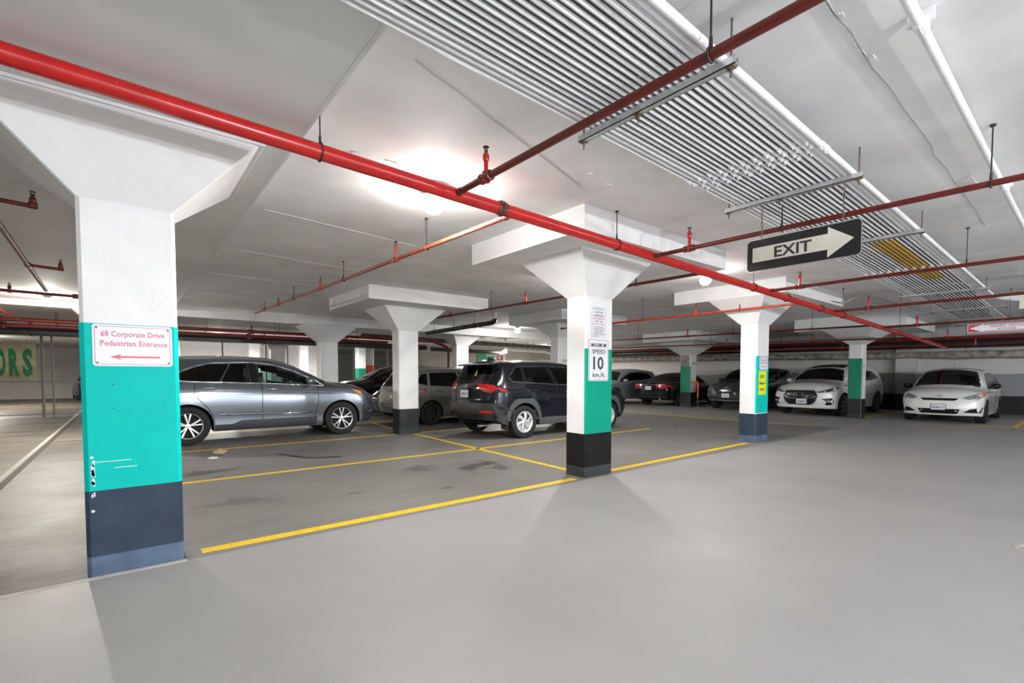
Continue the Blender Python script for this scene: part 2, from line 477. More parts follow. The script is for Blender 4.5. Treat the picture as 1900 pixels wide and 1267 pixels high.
# tar squiggle on the bay floor
t = MB(); pts = [(1.98,8.62),(2.08,8.40),(2.16,8.10),(2.24,7.93),(2.36,7.82),(2.52,7.74),(2.70,7.70)]
for i in range(len(pts)-1):
    a = Vector(pts[i]); b = Vector(pts[i+1]); d = (b-a).normalized(); n = Vector((-d.y,d.x))*0.05
    t.prism([tuple(a-n), tuple(b-n), tuple(b+n), tuple(a+n)], -0.001, 0.003)
t.build('tar_mark', M_tar, fl_bay)

# ------------------------------------------------------------------ ceiling, walls
ce = slab('ceiling', XS, X1, Y0, Y1, ZC, ZC+0.25, M_ceil)
ce2 = slab('ceiling', X0, XS, Y0, Y1, ZL, ZC+0.25, M_ceil2)
struct(MB().box(XS-0.012, XS+0.012, Y0, 14.4, ZL-0.004, ZL+0.02).build('trim_1', M_panel))
struct(MB().box(-8.9, 13.4, 14.45, 14.75, 2.80, ZC).build('trim_2', M_panel))           # concrete beam over the third row
M_gapshade = mat('ceiling_shade_strip', (0.065,0.063,0.06), 0.85, var=0.25, scale=4, bump=0.3, bscale=20)  # dark strip: shade seen between the conduits, put into the ceiling colour
uc = MB(); uc.prism([(XS+0.02,1.45),(12.6,1.66),(20.0,2.08),(20.0,2.75),(XS+0.02,2.14)], ZC-0.004, ZC+0.001); uc.build('shade_strip', M_gapshade, ce)
# hairline cracks and board marks left in the ceiling paint
M_crack = mat('ceiling_crack', (0.20,0.20,0.20), 0.9, var=0.3, scale=30)
M_flake = mat('flaking_ceiling_paint', (0.78,0.78,0.78), 0.8, var=0.1, scale=30)
def crack(pts, w, m=M_crack, z=ZC, par=ce, name='crack'):
    mb = MB()
    for i in range(len(pts)-1):
        a=Vector(pts[i]); b=Vector(pts[i+1]); d=(b-a).normalized(); n=Vector((-d.y,d.x))*w/2
        mb.prism([tuple(a-n),tuple(b-n),tuple(b+n),tuple(a+n)], z-0.003, z+0.001)
    return mb.build(name, m, par)
def wob(p0, p1, n, amp):
    r = random.Random(int(p0[0]*91+p1[1]*37))
    return [(p0[0]+(p1[0]-p0[0])*k/n+r.uniform(-amp,amp), p0[1]+(p1[1]-p0[1])*k/n+r.uniform(-amp,amp)) for k in range(n+1)]
crack(wob((1.3,2.45),(3.35,3.10),14,0.008), 0.004, mat('faint_ceiling_crack',(0.36,0.36,0.36),0.9))
crack(wob((1.2,5.6),(3.2,5.9),10,0.01), 0.007, M_flake)
crack(wob((1.2,7.6),(3.4,7.9),10,0.01), 0.007, M_flake)
crack(wob((1.1,9.6),(4.2,9.8),10,0.01), 0.007, M_flake)
crack(wob((2.3,0.86),(7.8,0.90),26,0.012), 0.004, mat('faint_ceiling_crack',(0.36,0.36,0.36),0.9))
crack(wob((2.55,0.86),(3.2,0.87),9,0.012), 0.008, M_flake, name='paint_flake')
crack(wob((0.85,3.60),(-0.2,3.62),10,0.008), 0.006, z=ZL, par=ce2)
for (x,y,s) in ((2.55,0.80,0.03),(2.75,0.85,0.022),(3.25,0.85,0.03),(5.9,0.80,0.09),(6.1,0.78,0.06),(3.2,2.85,0.03),(3.5,2.9,0.03),(1.5,3.75,0.05),(1.75,3.72,0.04)):
    poly=[(x+s*random.uniform(.5,1.2)*cos(a)*1.6, y+s*random.uniform(.4,1.0)*sin(a)*.6) for a in [k*pi/4 for k in range(8)]]
    MB().prism(poly, ZC-0.006, ZC+0.001).build('paint_flake', M_flake, ce)

def wall_mat(name, z1, z2, top, mid, low):
    m = bpy.data.materials.new(name); m.use_nodes = True
    nt = m.node_tree; N = nt.nodes; L = nt.links; b = N['Principled BSDF']; b.inputs['Roughness'].default_value = 0.65
    tc = N.new('ShaderNodeTexCoord'); sp = N.new('ShaderNodeSeparateXYZ'); L.new(tc.outputs['Object'], sp.inputs[0])
    n = N.new('ShaderNodeTexNoise'); n.inputs['Scale'].default_value = 0.8; n.inputs['Detail'].default_value = 5; L.new(tc.outputs['Object'], n.inputs['Vector'])
    ad = N.new('ShaderNodeMath'); ad.operation='MULTIPLY_ADD'; ad.inputs[1].default_value = 0.25; L.new(n.outputs['Fac'], ad.inputs[0]); L.new(sp.outputs['Z'], ad.inputs[2])
    def step(z, src):
        r = N.new('ShaderNodeMapRange'); r.inputs['From Min'].default_value = z-0.006; r.inputs['From Max'].default_value = z+0.006; L.new(src, r.inputs['Value']); return r.outputs[0]
    def mix(f,a,bb):
        x=N.new('ShaderNodeMixRGB'); L.new(f,x.inputs[0])
        for k,v in ((1,a),(2,bb)):
            if isinstance(v,tuple): x.inputs[k].default_value=v+(1,)
            else: L.new(v,x.inputs[k])
        return x.outputs[0]
    c = mix(step(z1, sp.outputs['Z']), low, mid); c = mix(step(z2+0.125, ad.outputs[0]), c, top)
    L.new(c, b.inputs['Base Color'])
    return m
WM = wall_mat('garage_wall', 0.62, 1.38, (0.62,0.61,0.60), (0.30,0.30,0.31), (0.012,0.012,0.013))
WM2 = mat('plain_wall', (0.66,0.65,0.63), 0.7, var=0.08, scale=1.5, bump=0.2, bscale=20)
struct(MB().box(X1, X1+0.3, Y0, Y1, 0, ZC+0.25).build('wall_right', WM))
struct(MB().box(X0-0.3, X0, Y0, Y1, 0, ZC+0.25).build('wall_left', WM2))
struct(MB().box(X0-0.3, X1+0.3, Y0-0.3, Y0, 0, ZC+0.25).build('wall_front', WM2))
struct(MB().box(X0-0.3, X1+0.3, Y1, Y1+0.3, 0, ZC+0.25).build('wall_back', WM2))

# ------------------------------------------------------------------ columns
def column(label, x0, x1, y0, y1, zf, ztop, flare, panel=None, fronts=(), sides=(), back_plain=True, zband=0.56, skirt=0.132,
           low=None, low2=None, cham=0.022, group='concrete columns'):
    """flare = (dx-, dx+, dy-, dy+) of the capital; panel = (x0,x1,y0,y1,z) drop panel;
    fronts / sides = list of (z0, z1, material) painted on the -y / -x faces"""
    low = low or M_black; low2 = low2 or M_charcoal
    cx, cy = (x0+x1)/2, (y0+y1)/2; org = (cx, cy, 0)
    t = thing('concrete_column', label, 'column', org, 0, group)
    MB().frustum((x0,x1,y0,y1), 0, (x0,x1,y0,y1), zf, c=cham).build('shaft', M_white, t, org)
    MB().frustum((x0-.001,x1+.001,y0-.001,y1+.001), zf, (x0-flare[0],x1+flare[1],y0-flare[2],y1+flare[3]), ztop-0.001, c=0.012).build('capital', M_white, t, org)
    e = 0.003
    MB().frustum((x0-e,x1+e,y0-e,y1+e), skirt, (x0-e,x1+e,y0-e,y1+e), zband, c=cham).build('black_base_band', low, t, org)
    MB().frustum((x0-e,x1+e,y0-e,y1+e), 0.001, (x0-e,x1+e,y0-e,y1+e), skirt, c=cham).build('skirting_band', low2, t, org)
    for (z0,z1,m) in fronts:
        # paint on the -y face wraps its two chamfers
        mb = MB(); mb.prism([(x0-e*0.7,y0+cham),(x0+cham,y0-e),(x1-cham,y0-e),(x1+e*0.7,y0+cham)], z0, z1); mb.build('painted_band', m, t, org)
    for (z0,z1,m) in sides:
        mb = MB(); mb.prism([(x0+cham,y0-e*0.7),(x0-e,y0+cham),(x0-e,y1-cham),(x0+cham,y1+e*0.7)], z0, z1); mb.build('painted_band', m, t, org)
    if panel:
        px0,px1,py0,py1,pz = panel
        MB().frustum((px0,px1,py0,py1), pz, (px0,px1,py0,py1), ZC+0.01).build('drop_panel', M_panel, t, org)
    return t

GR = M_green
colA = column('big near column at left with green front, blue-black base and entrance sign', -0.205, 0.305, 4.06, 4.42, 2.42, 2.919,
    (0.50,0.49,0.30,0.62), None, fronts=[(0.56,1.637,M_green_cool_lit)], sides=[(0.56,1.637,M_green_cool_lit)], low=M_navy, low2=M_slate)
MB().prism([(0.305+0.003,4.082),(0.305+0.003,4.40),(0.30,4.40),(0.30,4.082)],0.56,1.637).build('painted_band', M_green_cool_lit, colA, (0.05,4.24,0))
# capital lip of the near column
MB().frustum((-0.72,0.81,3.75,5.05), 2.905, (-0.73,0.82,3.74,5.06), 2.9195).build('capital_lip', M_white, colA, (0.05,4.24,0))
colB = column('column with green front carrying the maximum speed sign and its black base', 4.53, 5.055, 4.10, 4.45, 2.31, 2.785,
    (0.41,0.42,0.30,0.46), (3.68,6.58,3.36,5.38,2.785), fronts=[(0.56,1.646,GR)], low=mat('soot_base_paint',(0.010,0.010,0.0105),0.55,spec=0.15,var=0.3,scale=5,bump=0.2,bscale=30))
colC = column('column with green front carrying a yellow slow sign, blue-black base', 9.50, 10.03, 4.20, 4.53, 2.30, 2.785,
    (0.42,0.45,0.30,0.46), (9.10,12.1,3.55,5.75,2.785), fronts=[(0.575,1.684,M_green_cool_lit)], low=M_navy, low2=M_slate)
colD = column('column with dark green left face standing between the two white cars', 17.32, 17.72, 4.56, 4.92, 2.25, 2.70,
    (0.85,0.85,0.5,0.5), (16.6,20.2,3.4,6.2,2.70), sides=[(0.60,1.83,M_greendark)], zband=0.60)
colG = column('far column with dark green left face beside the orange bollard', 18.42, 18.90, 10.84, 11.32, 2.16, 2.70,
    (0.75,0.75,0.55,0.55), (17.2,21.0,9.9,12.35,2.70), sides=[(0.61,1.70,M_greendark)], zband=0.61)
MB().prism([(18.416,10.88),(18.416,11.29),(18.42,11.29),(18.42,10.88)],1.70,2.155).build('scuffed_patch', mat('scuffed_grey_plaster',(0.25,0.24,0.22),0.8,var=0.5,scale=14,spots=0.4,spot_scale=25,spot_col=(0.6,0.58,0.55)), colG, (18.66,11.08,0))
colE = column('white column behind the grey car nose, plain shaft on a black base', 4.74, 5.23, 9.80, 10.14, 2.30, 2.785,
    (0.47,0.52,0.34,0.44), (3.68,6.50,8.86,11.1,2.785), low=M_black, low2=M_charcoal)
colV = column('white column stencilled VISIT seen just left of the speed sign column', 9.72, 10.2, 9.85, 10.2, 2.42, 2.785,
    (0.35,0.35,0.3,0.4), (8.9,11.6,8.9,11.1,2.785))
colF = column('white column under the beam behind the roof of the grey car', 4.53, 5.06, 14.55, 14.9, 2.30, 2.799,
    (0.50,0.50,0.40,0.40), None)
colW = column('white column stencilled VISITORS 148 behind the silver hatchback', 9.56, 10.1, 15.0, 15.35, 2.42, 2.80,
    (0.3,0.4,0.3,0.3), (8.9,11.0,14.8,16.6,2.80))
colH = column('grey-white column in the line of the chain-link fence', 4.60, 5.12, 20.86, 21.2, 2.35, 2.75, (0.3,0.3,0.3,0.3), None)
colX = column('white column at the far left in line with the fence', -0.35, 0.2, 14.6, 14.95, 2.30, 2.799, (0.5,0.5,0.4,0.4), None)
# ------------------------------------------------------------------ lamps
M_globe = bpy.data.materials.new('glowing_glass_globe'); M_globe.use_nodes = True
_nt = M_globe.node_tree; _N = _nt.nodes; _L = _nt.links; _N.remove(_N['Principled BSDF'])
_o = [n for n in _N if n.type == 'OUTPUT_MATERIAL'][0]
_t = _N.new('ShaderNodeBsdfTransparent'); _e = _N.new('ShaderNodeEmission'); _e.inputs[0].default_value = (1,0.98,0.94,1); _e.inputs[1].default_value = 14
_a = _N.new('ShaderNodeAddShader'); _L.new(_t.outputs[0], _a.inputs[0]); _L.new(_e.outputs[0], _a.inputs[1]); _L.new(_a.outputs[0], _o.inputs['Surface'])
LAMP_LABELS = ['glowing ceiling lamp nearest the camera beside the big red pipe', 'glowing ceiling lamp left of the EXIT sign above the yellow slow sign column',
               'glowing lamp at the far left edge, left of the green entrance column', 'glowing lamp over the roof of the black car with red tail lights',
               'small lower lamp under the pale conduit deep behind the black car', 'added fill lamp hidden behind the drop panel of the speed sign column']
for i, (x,y,z,w,c,vis) in enumerate(LAMPS):
    zc = ZL if x < XS else ZC
    if not vis:
        add_lamp_light(i, x, y, z, w, c, shaded=(y > -1)); continue
    lab = LAMP_LABELS[i] if i < len(LAMP_LABELS) else 'ceiling lamp further along the garage, out of view'
    t = thing('ceiling_lamp', lab, 'lamp', (x,y,zc), 0, 'ceiling lamps')
    h = zc - z
    MB().lathe([(0.03,0),(0.085,0),(0.085,-0.03),(0.06,-0.04),(0.05,-h+0.085),(0.115,-h+0.066),(0.115,-h+0.060),(0.0,-h+0.066)], 20).build('canopy', M_zinc, t, smooth=40)
    MB().sphere((0,0,-h), 0.075, 16, 10, (1,1,1.05)).build('globe', M_globe, t, smooth=180)
    g = MB()
    for k in range(4):
        a = k*pi/4
        g.tube([(0.095*cos(a)*cos(b), 0.095*sin(a)*cos(b), -h-0.1*sin(b)) for b in [pi*q/10 for q in range(11)]], 0.003, 5)
    g.build('wire_guard', M_zinc, t, kind='stuff')
    for lo in add_lamp_light(i, 0, 0, -h, w, c): lo.parent = t

# ------------------------------------------------------------------ sprinkler pipes
def collar(mb, p, axis, r, w):
    a = Vector(p); d = Vector(axis).normalized()*w/2
    mb.tube([a-d, a-d*0.7, a+d*0.7, a+d], [r*0.9, r, r, r*0.9], 12)
def pipe_hanger(parent, org, x, y, z, r, axis, zc, ring=True, m=M_iron):
    mb = MB()
    ax = Vector(axis).normalized(); s = Vector((-ax.y, ax.x, 0))
    R = r+0.006
    ringp = [Vector((x,y,z))+s*(R*cos(a))+Vector((0,0,R*sin(a))) for a in [2*pi*k/14 for k in range(14)]]
    mb.tube(ringp, 0.006, 5, closed=True)
    # clevis
    mb.tube([Vector((x,y,z+R)), Vector((x,y,z+R+0.05))], [0.010,0.008], 6)
    mb.tube([Vector((x,y,z+R+0.03)), Vector((x,y,zc))], 0.005, 6)
    mb.tube([Vector((x,y,zc-0.012)), Vector((x,y,zc+0.001))], 0.018, 8)
    mb.build('hanger', m, parent, org)
def sprinkler(parent, org, x, y, z, r, zc=ZC, top=None, m=M_darkred):
    top = top or min(zc-0.07, z+0.215)
    mb = MB(); mb.tube([(x,y,z-r*1.35),(x,y,z+r*1.5)], r*1.25, 10)
    mb.tube([(x,y,z+r),(x,y,top-0.085)], 0.0155, 10)
    mb.tube([(x,y,top-0.10),(x,y,top-0.085),(x,y,top-0.055),(x,y,top-0.04)], [0.018,0.024,0.024,0.015], 10)
    mb.build('sprinkler_riser', m, parent, org, smooth=40)
    h = MB(); h.tube([(x,y,top-0.045),(x,y,top-0.02)], 0.010, 8)
    h.tube([(x-0.013,y,top-0.03),(x-0.011,y,top-0.008),(x,y,top)], 0.0035, 5); h.tube([(x+0.013,y,top-0.03),(x+0.011,y,top-0.008),(x,y,top)], 0.0035, 5)
    h.lathe([(0,0),(0.024,0.0),(0.022,0.004),(0,0.005)], 12, Matrix.Translation((x,y,top)))
    h.build('sprinkler_head', M_iron, parent, org)
def zmain(x): return 2.803 - 0.0262*x
RM = 0.052
pm = thing('main_sprinkler_pipe', 'thick glossy red sprinkler main running the length of the ceiling', 'pipe', (4,3.3,zmain(4)), 0, 'red sprinkler pipes')
org = (4,3.3,zmain(4))
MB().tube([(-2.6,3.3,zmain(-2.6)),(8,3.3,zmain(8)),(21.5,3.3,zmain(21.5))], RM, 20).build('pipe_run', M_red, pm, org, smooth=60)
for x in (1.05, 4.12, 7.3, 11.2, 15.5): pipe_hanger(pm, org, x, 3.3, zmain(x), RM, (1,0,0), ZC)
def coupling(x):
    mb = MB(); collar(mb, (x,3.3,zmain(x)), (1,0,-0.026), RM+0.014, 0.05); collar(mb, (x-0.035,3.3,zmain(x)), (1,0,0), RM+0.006, 0.03); collar(mb, (x+0.035,3.3,zmain(x)), (1,0,0), RM+0.006, 0.03)
    for s in (-1,1):
        mb.box(x-0.02,x+0.02,3.3+s*(RM+0.005)-0.014,3.3+s*(RM+0.005)+0.014,zmain(x)-0.02,zmain(x)+0.02)
    mb.build('coupling', mat('rusty_red_coupling',(0.12,0.02,0.015),0.5,var=0.5,scale=30), pm, org)
for x in (2.56, 8.5, 10.0): coupling(x)

def branch(label, x, y0, z0, y1, z1, r, m, heads=(), hangers=(), x1=None, cap=True):
    x1 = x if x1 is None else x1
    org = (x,y0,z0)
    t = thing('sprinkler_branch_pipe', label, 'pipe', org, 0, 'red sprinkler pipes')
    mb = MB(); mb.tube([(x,y0,z0),(x1,y1,z1)], r, 12); mb.build('pipe_run', m, t, org, smooth=60)
    s = 1 if y1 > y0 else -1
    f = MB(); collar(f, (x,y0+s*0.02,z0), (0,1,0), r*1.3, 0.07); f.build('fitting', m, t, org, smooth=40)
    f = MB(); collar(f, (x1,y1-s*0.02,z1), (0,1,0), r*1.25, 0.06); f.build('end_cap', m, t, org, smooth=40)
    def zz(y): return z0+(z1-z0)*(y-y0)/(y1-y0)
    def xx(y): return x+(x1-x)*(y-y0)/(y1-y0)
    for hh in heads:
        y = hh if not isinstance(hh, tuple) else hh[0]
        q = MB(); collar(q, (xx(y),y,zz(y)), (0,1,0), r*1.35, 0.11); collar(q, (xx(y),y-0.05,zz(y)), (0,1,0), r*1.55, 0.02); collar(q, (xx(y),y+0.05,zz(y)), (0,1,0), r*1.55, 0.02)
        q.build('tee_fitting', m, t, org, smooth=40)
        sprinkler(t, org, xx(y), y, zz(y), r, ZC if xx(y) > XS else ZL, m=m if m is not M_darkred else M_red)
    for y in hangers: pipe_hanger(t, org, xx(y), y, zz(y), r, (0,1,0), ZC if xx(y) > XS else ZL)
    return t
Y3 = 3.3
def e(x): return zmain(x)
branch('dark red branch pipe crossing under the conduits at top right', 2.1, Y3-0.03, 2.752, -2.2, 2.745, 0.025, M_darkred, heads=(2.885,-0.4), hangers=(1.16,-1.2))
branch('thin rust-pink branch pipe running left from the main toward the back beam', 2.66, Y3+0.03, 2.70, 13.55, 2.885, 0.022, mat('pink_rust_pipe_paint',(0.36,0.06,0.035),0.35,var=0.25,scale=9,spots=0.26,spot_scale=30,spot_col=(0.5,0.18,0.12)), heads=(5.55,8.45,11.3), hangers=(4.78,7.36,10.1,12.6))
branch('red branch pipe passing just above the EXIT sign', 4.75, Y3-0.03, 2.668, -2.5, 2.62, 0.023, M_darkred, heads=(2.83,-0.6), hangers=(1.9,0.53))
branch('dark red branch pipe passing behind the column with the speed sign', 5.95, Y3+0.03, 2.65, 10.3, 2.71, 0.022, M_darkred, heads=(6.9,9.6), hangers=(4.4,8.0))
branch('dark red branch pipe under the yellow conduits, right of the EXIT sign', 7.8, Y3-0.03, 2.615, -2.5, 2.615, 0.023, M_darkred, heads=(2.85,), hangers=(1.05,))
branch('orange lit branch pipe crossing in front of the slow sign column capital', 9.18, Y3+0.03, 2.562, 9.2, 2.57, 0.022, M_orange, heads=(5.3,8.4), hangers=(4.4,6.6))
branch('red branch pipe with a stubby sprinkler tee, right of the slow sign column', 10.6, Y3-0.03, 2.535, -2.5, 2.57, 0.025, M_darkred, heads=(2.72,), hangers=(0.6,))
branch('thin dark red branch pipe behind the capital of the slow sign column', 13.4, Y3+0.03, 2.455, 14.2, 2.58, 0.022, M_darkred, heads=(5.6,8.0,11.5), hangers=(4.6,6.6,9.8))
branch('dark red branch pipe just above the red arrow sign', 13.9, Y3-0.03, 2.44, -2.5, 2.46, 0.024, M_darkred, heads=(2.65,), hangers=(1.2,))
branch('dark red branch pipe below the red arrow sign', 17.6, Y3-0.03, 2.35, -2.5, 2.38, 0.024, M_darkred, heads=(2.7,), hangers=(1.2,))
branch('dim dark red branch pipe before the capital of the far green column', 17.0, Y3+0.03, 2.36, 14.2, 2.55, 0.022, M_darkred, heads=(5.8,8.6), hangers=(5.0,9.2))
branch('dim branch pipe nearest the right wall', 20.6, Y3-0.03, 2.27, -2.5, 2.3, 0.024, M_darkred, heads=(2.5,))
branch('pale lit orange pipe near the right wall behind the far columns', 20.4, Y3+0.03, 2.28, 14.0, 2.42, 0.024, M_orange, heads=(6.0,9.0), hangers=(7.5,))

# pipes over the bare concrete lane at the far left
t = thing('sprinkler_branch_pipe', 'dull red pipe with side arms over the lane left of the entrance column', 'pipe', (-0.9,8,2.74), 0, 'red sprinkler pipes'); org=(-0.9,8,2.74)
mb = MB(); mb.tube([(-0.84,4.4,2.76),(-0.97,11.3,2.74)], 0.027, 12)
mb.build('pipe_run', M_darkred, t, org, smooth=60)
for y in (5.75, 8.9):
    xq = -0.84-0.13*(y-4.4)/6.9
    q = MB(); q.tube([(xq,y,2.75),(xq+0.30,y+0.02,2.74)], 0.019, 10); q.build('side_arm', M_darkred, t, org, smooth=50)
    q = MB(); collar(q,(xq,y,2.75),(0,1,0),0.038,0.11); q.build('tee_fitting', M_darkred, t, org, smooth=40)
    q = MB(); collar(q,(xq+0.31,y+0.02,2.745),(1,0,0),0.028,0.06); q.build('elbow', M_darkred, t, org, smooth=40)
    sprinkler(t, org, xq+0.31, y+0.02, 2.745, 0.018, ZL, top=2.86)
t2 = thing('sprinkler_cross_pipe', 'dull red pipe crossing the lane in front of the left lamp', 'pipe', (-3,11.45,2.7), 0, 'red sprinkler pipes')
mb = MB(); mb.tube([(-5.2,11.45,2.76),(-0.62,11.45,2.70)], 0.026, 10); mb.build('pipe_run', M_darkred, t2, (-3,11.45,2.7), smooth=60)
mb = MB(); collar(mb,(-0.60,11.45,2.70),(1,0,0),0.042,0.1); mb.build('end_cap', M_darkred, t2, (-3,11.45,2.7), smooth=60)
sprinkler(t2, (-3,11.45,2.7), -1.42, 11.45, 2.705, 0.022, ZL, top=2.84)
t3 = thing('sprinkler_branch_pipe', 'bright red pipe at the left edge behind the left lamp', 'pipe', (-3,15,2.62), 0, 'red sprinkler pipes')
mb = MB(); mb.tube([(-2.0,12.6,2.70),(-1.9,16.5,2.66)], 0.03, 10); mb.build('pipe_run', M_red, t3, (-3,15,2.62), smooth=60)

# ------------------------------------------------------------------ conduits on trapezes
def cy(i, x, n=22):
    a = 2.02 + 0.036*x; b = 1.205 + 0.013*x        # outer edges of the bank drift apart a little
    return a + (b-a)*i/(n-1)
ZK = 2.872
random.seed(3)
for i in range(22):
    r = 0.0105 if i < 20 else 0.013
    if i in (2,5,9,14): r = 0.012
    if i == 21: r = 0.0175
    xa, xb = -3.0, (21.3 if i < 15 else (21.0 if i < 18 else 13.6))
    xe = xb
    nm = 'white conduit number'
    ordw = ['leftmost','second','third','fourth','fifth','sixth','seventh','eighth','ninth','tenth','eleventh','twelfth','thirteenth','fourteenth','fifteenth','sixteenth','seventeenth','eighteenth','nineteenth','twentieth','twenty-first','rightmost and thickest']
    lab = ('%s white conduit of the ceiling bank, counted from the lamp side' % ordw[i])
    if 11 <= i <= 15: lab = '%s conduit of the ceiling bank, with a yellow stretch' % ordw[i]
    org = (2.4, cy(i,2.4), ZK)
    t = thing('conduit', lab, 'conduit', org, 0, 'white conduits')
    mb = MB()
    if xb < 15:   # the last four turn away to the right past the red arrow sign
        k = i-18
        xt = 13.2 + 0.25*k
        mb.tube([(xa,cy(i,xa),ZK),(xt-0.3,cy(i,xt-0.3),ZK),(xt,cy(i,xt)-0.03,ZK),(xt+0.25,cy(i,xt)-0.25,ZK-0.02),(xt+0.9,-3.0,ZK-0.05)], r*1.25, 8)
    else:
        mb.tube([(xa,cy(i,xa),ZK),(xb,cy(i,xb),ZK)], r, 8)
    mb.build('tube', M_conduit, t, org, smooth=60)
    for xc in (0.62+0.05*(i%2), 3.60+0.14*(i%2), 8.9+0.2*(i%2)):
        q = MB(); A = Vector((xc-0.03,cy(i,xc),ZK)); B = Vector((xc+0.10,cy(i,xc),ZK)); k = r*1.5
        q.tube([A,A.lerp(B,.02),A.lerp(B,.34),A.lerp(B,.36),A.lerp(B,.64),A.lerp(B,.66),A.lerp(B,.98),B], [r*1.1,k,k,r*1.15,r*1.15,k,k,r*1.1], 8)
        q.tube([(xc,cy(i,xc),ZK-r*0.6),(xc,cy(i,xc),ZK-r-0.016)], 0.005, 5); q.tube([(xc+0.07,cy(i,xc),ZK-r*0.6),(xc+0.07,cy(i,xc),ZK-r-0.016)], 0.005, 5)
        q.build('coupling', M_conduit, t, org)
    if 11 <= i <= 15:
        x0 = 6.9; x1 = 10.2
        MB().tube([(x0,cy(i,x0),ZK),(x1,cy(i,x1),ZK)], r+0.0025, 8).build('yellow_stretch', M_yconduit, t, org, smooth=60)
TRW = ['galvanised strut under the conduits nearest the camera, below the dark red pipe', 'strut under the conduits from which the EXIT sign hangs', 'strut under the conduits hidden partly by the EXIT sign arrow tip',
       'strut under the conduits beyond the yellow stretch', 'strut under the conduits where three of them turn right', 'furthest strut under the conduits, just above the red arrow sign']
for k, x in enumerate((2.36, 4.43, 6.62, 11.8, 15.1, 19.2)):
    a = cy(0,x)+0.09; b = cy(21,x)-0.07
    zt = ZK-0.014
    org = (x,(a+b)/2,zt)
    t = thing('trapeze_hanger', TRW[k], 'hanger', org, 0, 'conduit struts')
    mb = MB(); mb.box(x-0.021,x+0.021,b,a,zt-0.041,zt-0.036); mb.box(x-0.021,x-0.017,b,a,zt-0.041,zt); mb.box(x+0.017,x+0.021,b,a,zt-0.041,zt)
    mb.build('strut_channel', M_zinc, t, org)
    for y in (a-0.03, (a+b)/2+0.06, b+0.03):
        q = MB(); q.tube([(x,y,zt-0.09),(x,y,ZC)], 0.0055, 6); q.box(x-0.02,x+0.02,y-0.02,y+0.02,zt-0.047,zt-0.041); q.tube([(x,y,zt-0.056),(x,y,zt-0.047)],0.011,6)
        q.build('threaded_rod', M_rust, t, org)
# lone white conduit at the right
t = thing('conduit', 'single thick white conduit crossing the top right corner of the ceiling', 'conduit', (3,0.6,2.99)); org=(3,0.6,2.99)
mb = MB(); mb.tube([(1.05,0.60,2.985),(22,0.62,2.985)], 0.024, 12); mb.build('tube', M_conduit, t, org, smooth=60)
for xc in (3.02, 6.2, 9.4):
    q = MB(); collar(q,(xc,0.6,2.985),(1,0,0),0.031,0.09); q.box(xc-0.012,xc+0.012,0.55,0.65,2.99,3.049); q.build('coupling', M_conduit, t, org)
# thin dark conduit with bend along the ceiling near the slow sign column
t = thing('ceiling_cable', 'thin grey cable looping off the slow sign column drop panel to the ceiling', 'cable', (12.3,3.6,3.0)); org=(12.3,3.6,3.0)
mb = MB(); mb.tube([(11.3,3.53,2.83),(11.9,3.5,2.84),(12.05,3.4,2.93),(12.1,3.2,3.02),(12.1,1.0,3.03),(12.1,-2,3.03)], 0.012, 8)
mb.tube([(12.1,3.2,3.02),(15.5,3.1,3.02),(18.0,3.0,3.02)], 0.010, 8)
mb.build('cable_run', M_zinc, t, org, smooth=60)
# ------------------------------------------------------------------ car builder
M_tyre = mat('tyre_rubber', (0.011,0.011,0.011), 0.75, var=0.3, scale=30)
M_alloy = mat('bright_alloy', (0.75,0.75,0.76), 0.22, metal=0.85, var=0.05, scale=30)
M_cover = mat('silver_wheel_cover', (0.62,0.63,0.66), 0.3, metal=0.35, var=0.05, scale=30)
M_steelblack = mat('black_steel_wheel', (0.02,0.02,0.022), 0.5, var=0.2, scale=30)
M_chrome = mat('chrome', (0.82,0.82,0.83), 0.12, metal=1.0, var=0.02, scale=30)
M_plastic = mat('grey_black_plastic', (0.026,0.027,0.029), 0.55, var=0.15, scale=60)
M_plasticlight = mat('weathered_grey_plastic', (0.062,0.066,0.072), 0.5, var=0.12, scale=60)
M_gap = mat('black_void', (0.008,0.008,0.008), 0.8, var=0.1, scale=20)
M_trimblack = mat('gloss_black_trim', (0.01,0.01,0.01), 0.15, var=0.1, scale=20)
M_seat = mat('dark_seat_fabric', (0.03,0.03,0.033), 0.8, var=0.3, scale=80)
M_redlens = mat('red_lens', (0.55,0.008,0.012), 0.08, var=0.25, scale=25, coat=1.0)
M_amber = mat('amber_lens', (0.85,0.28,0.02), 0.1, var=0.15, scale=25, coat=1.0)
M_clear = mat('clear_lamp_lens', (0.55,0.56,0.58), 0.08, metal=0.6, var=0.5, scale=22, coat=1.0)
M_smoke = mat('smoked_lamp_lens', (0.10,0.10,0.11), 0.08, metal=0.4, var=0.6, scale=22, coat=1.0)
M_plate = mat('licence_plate_white', (0.75,0.76,0.78), 0.4, var=0.05, scale=20)
M_plateblue = mat('licence_plate_blue', (0.03,0.06,0.25), 0.5, var=0.1, scale=20)
G_clear = glass_mat('window_glass_green', (0.55,0.72,0.66))
G_mid = glass_mat('window_glass', (0.22,0.26,0.25))
G_dark = glass_mat('privacy_glass', (0.035,0.038,0.04))

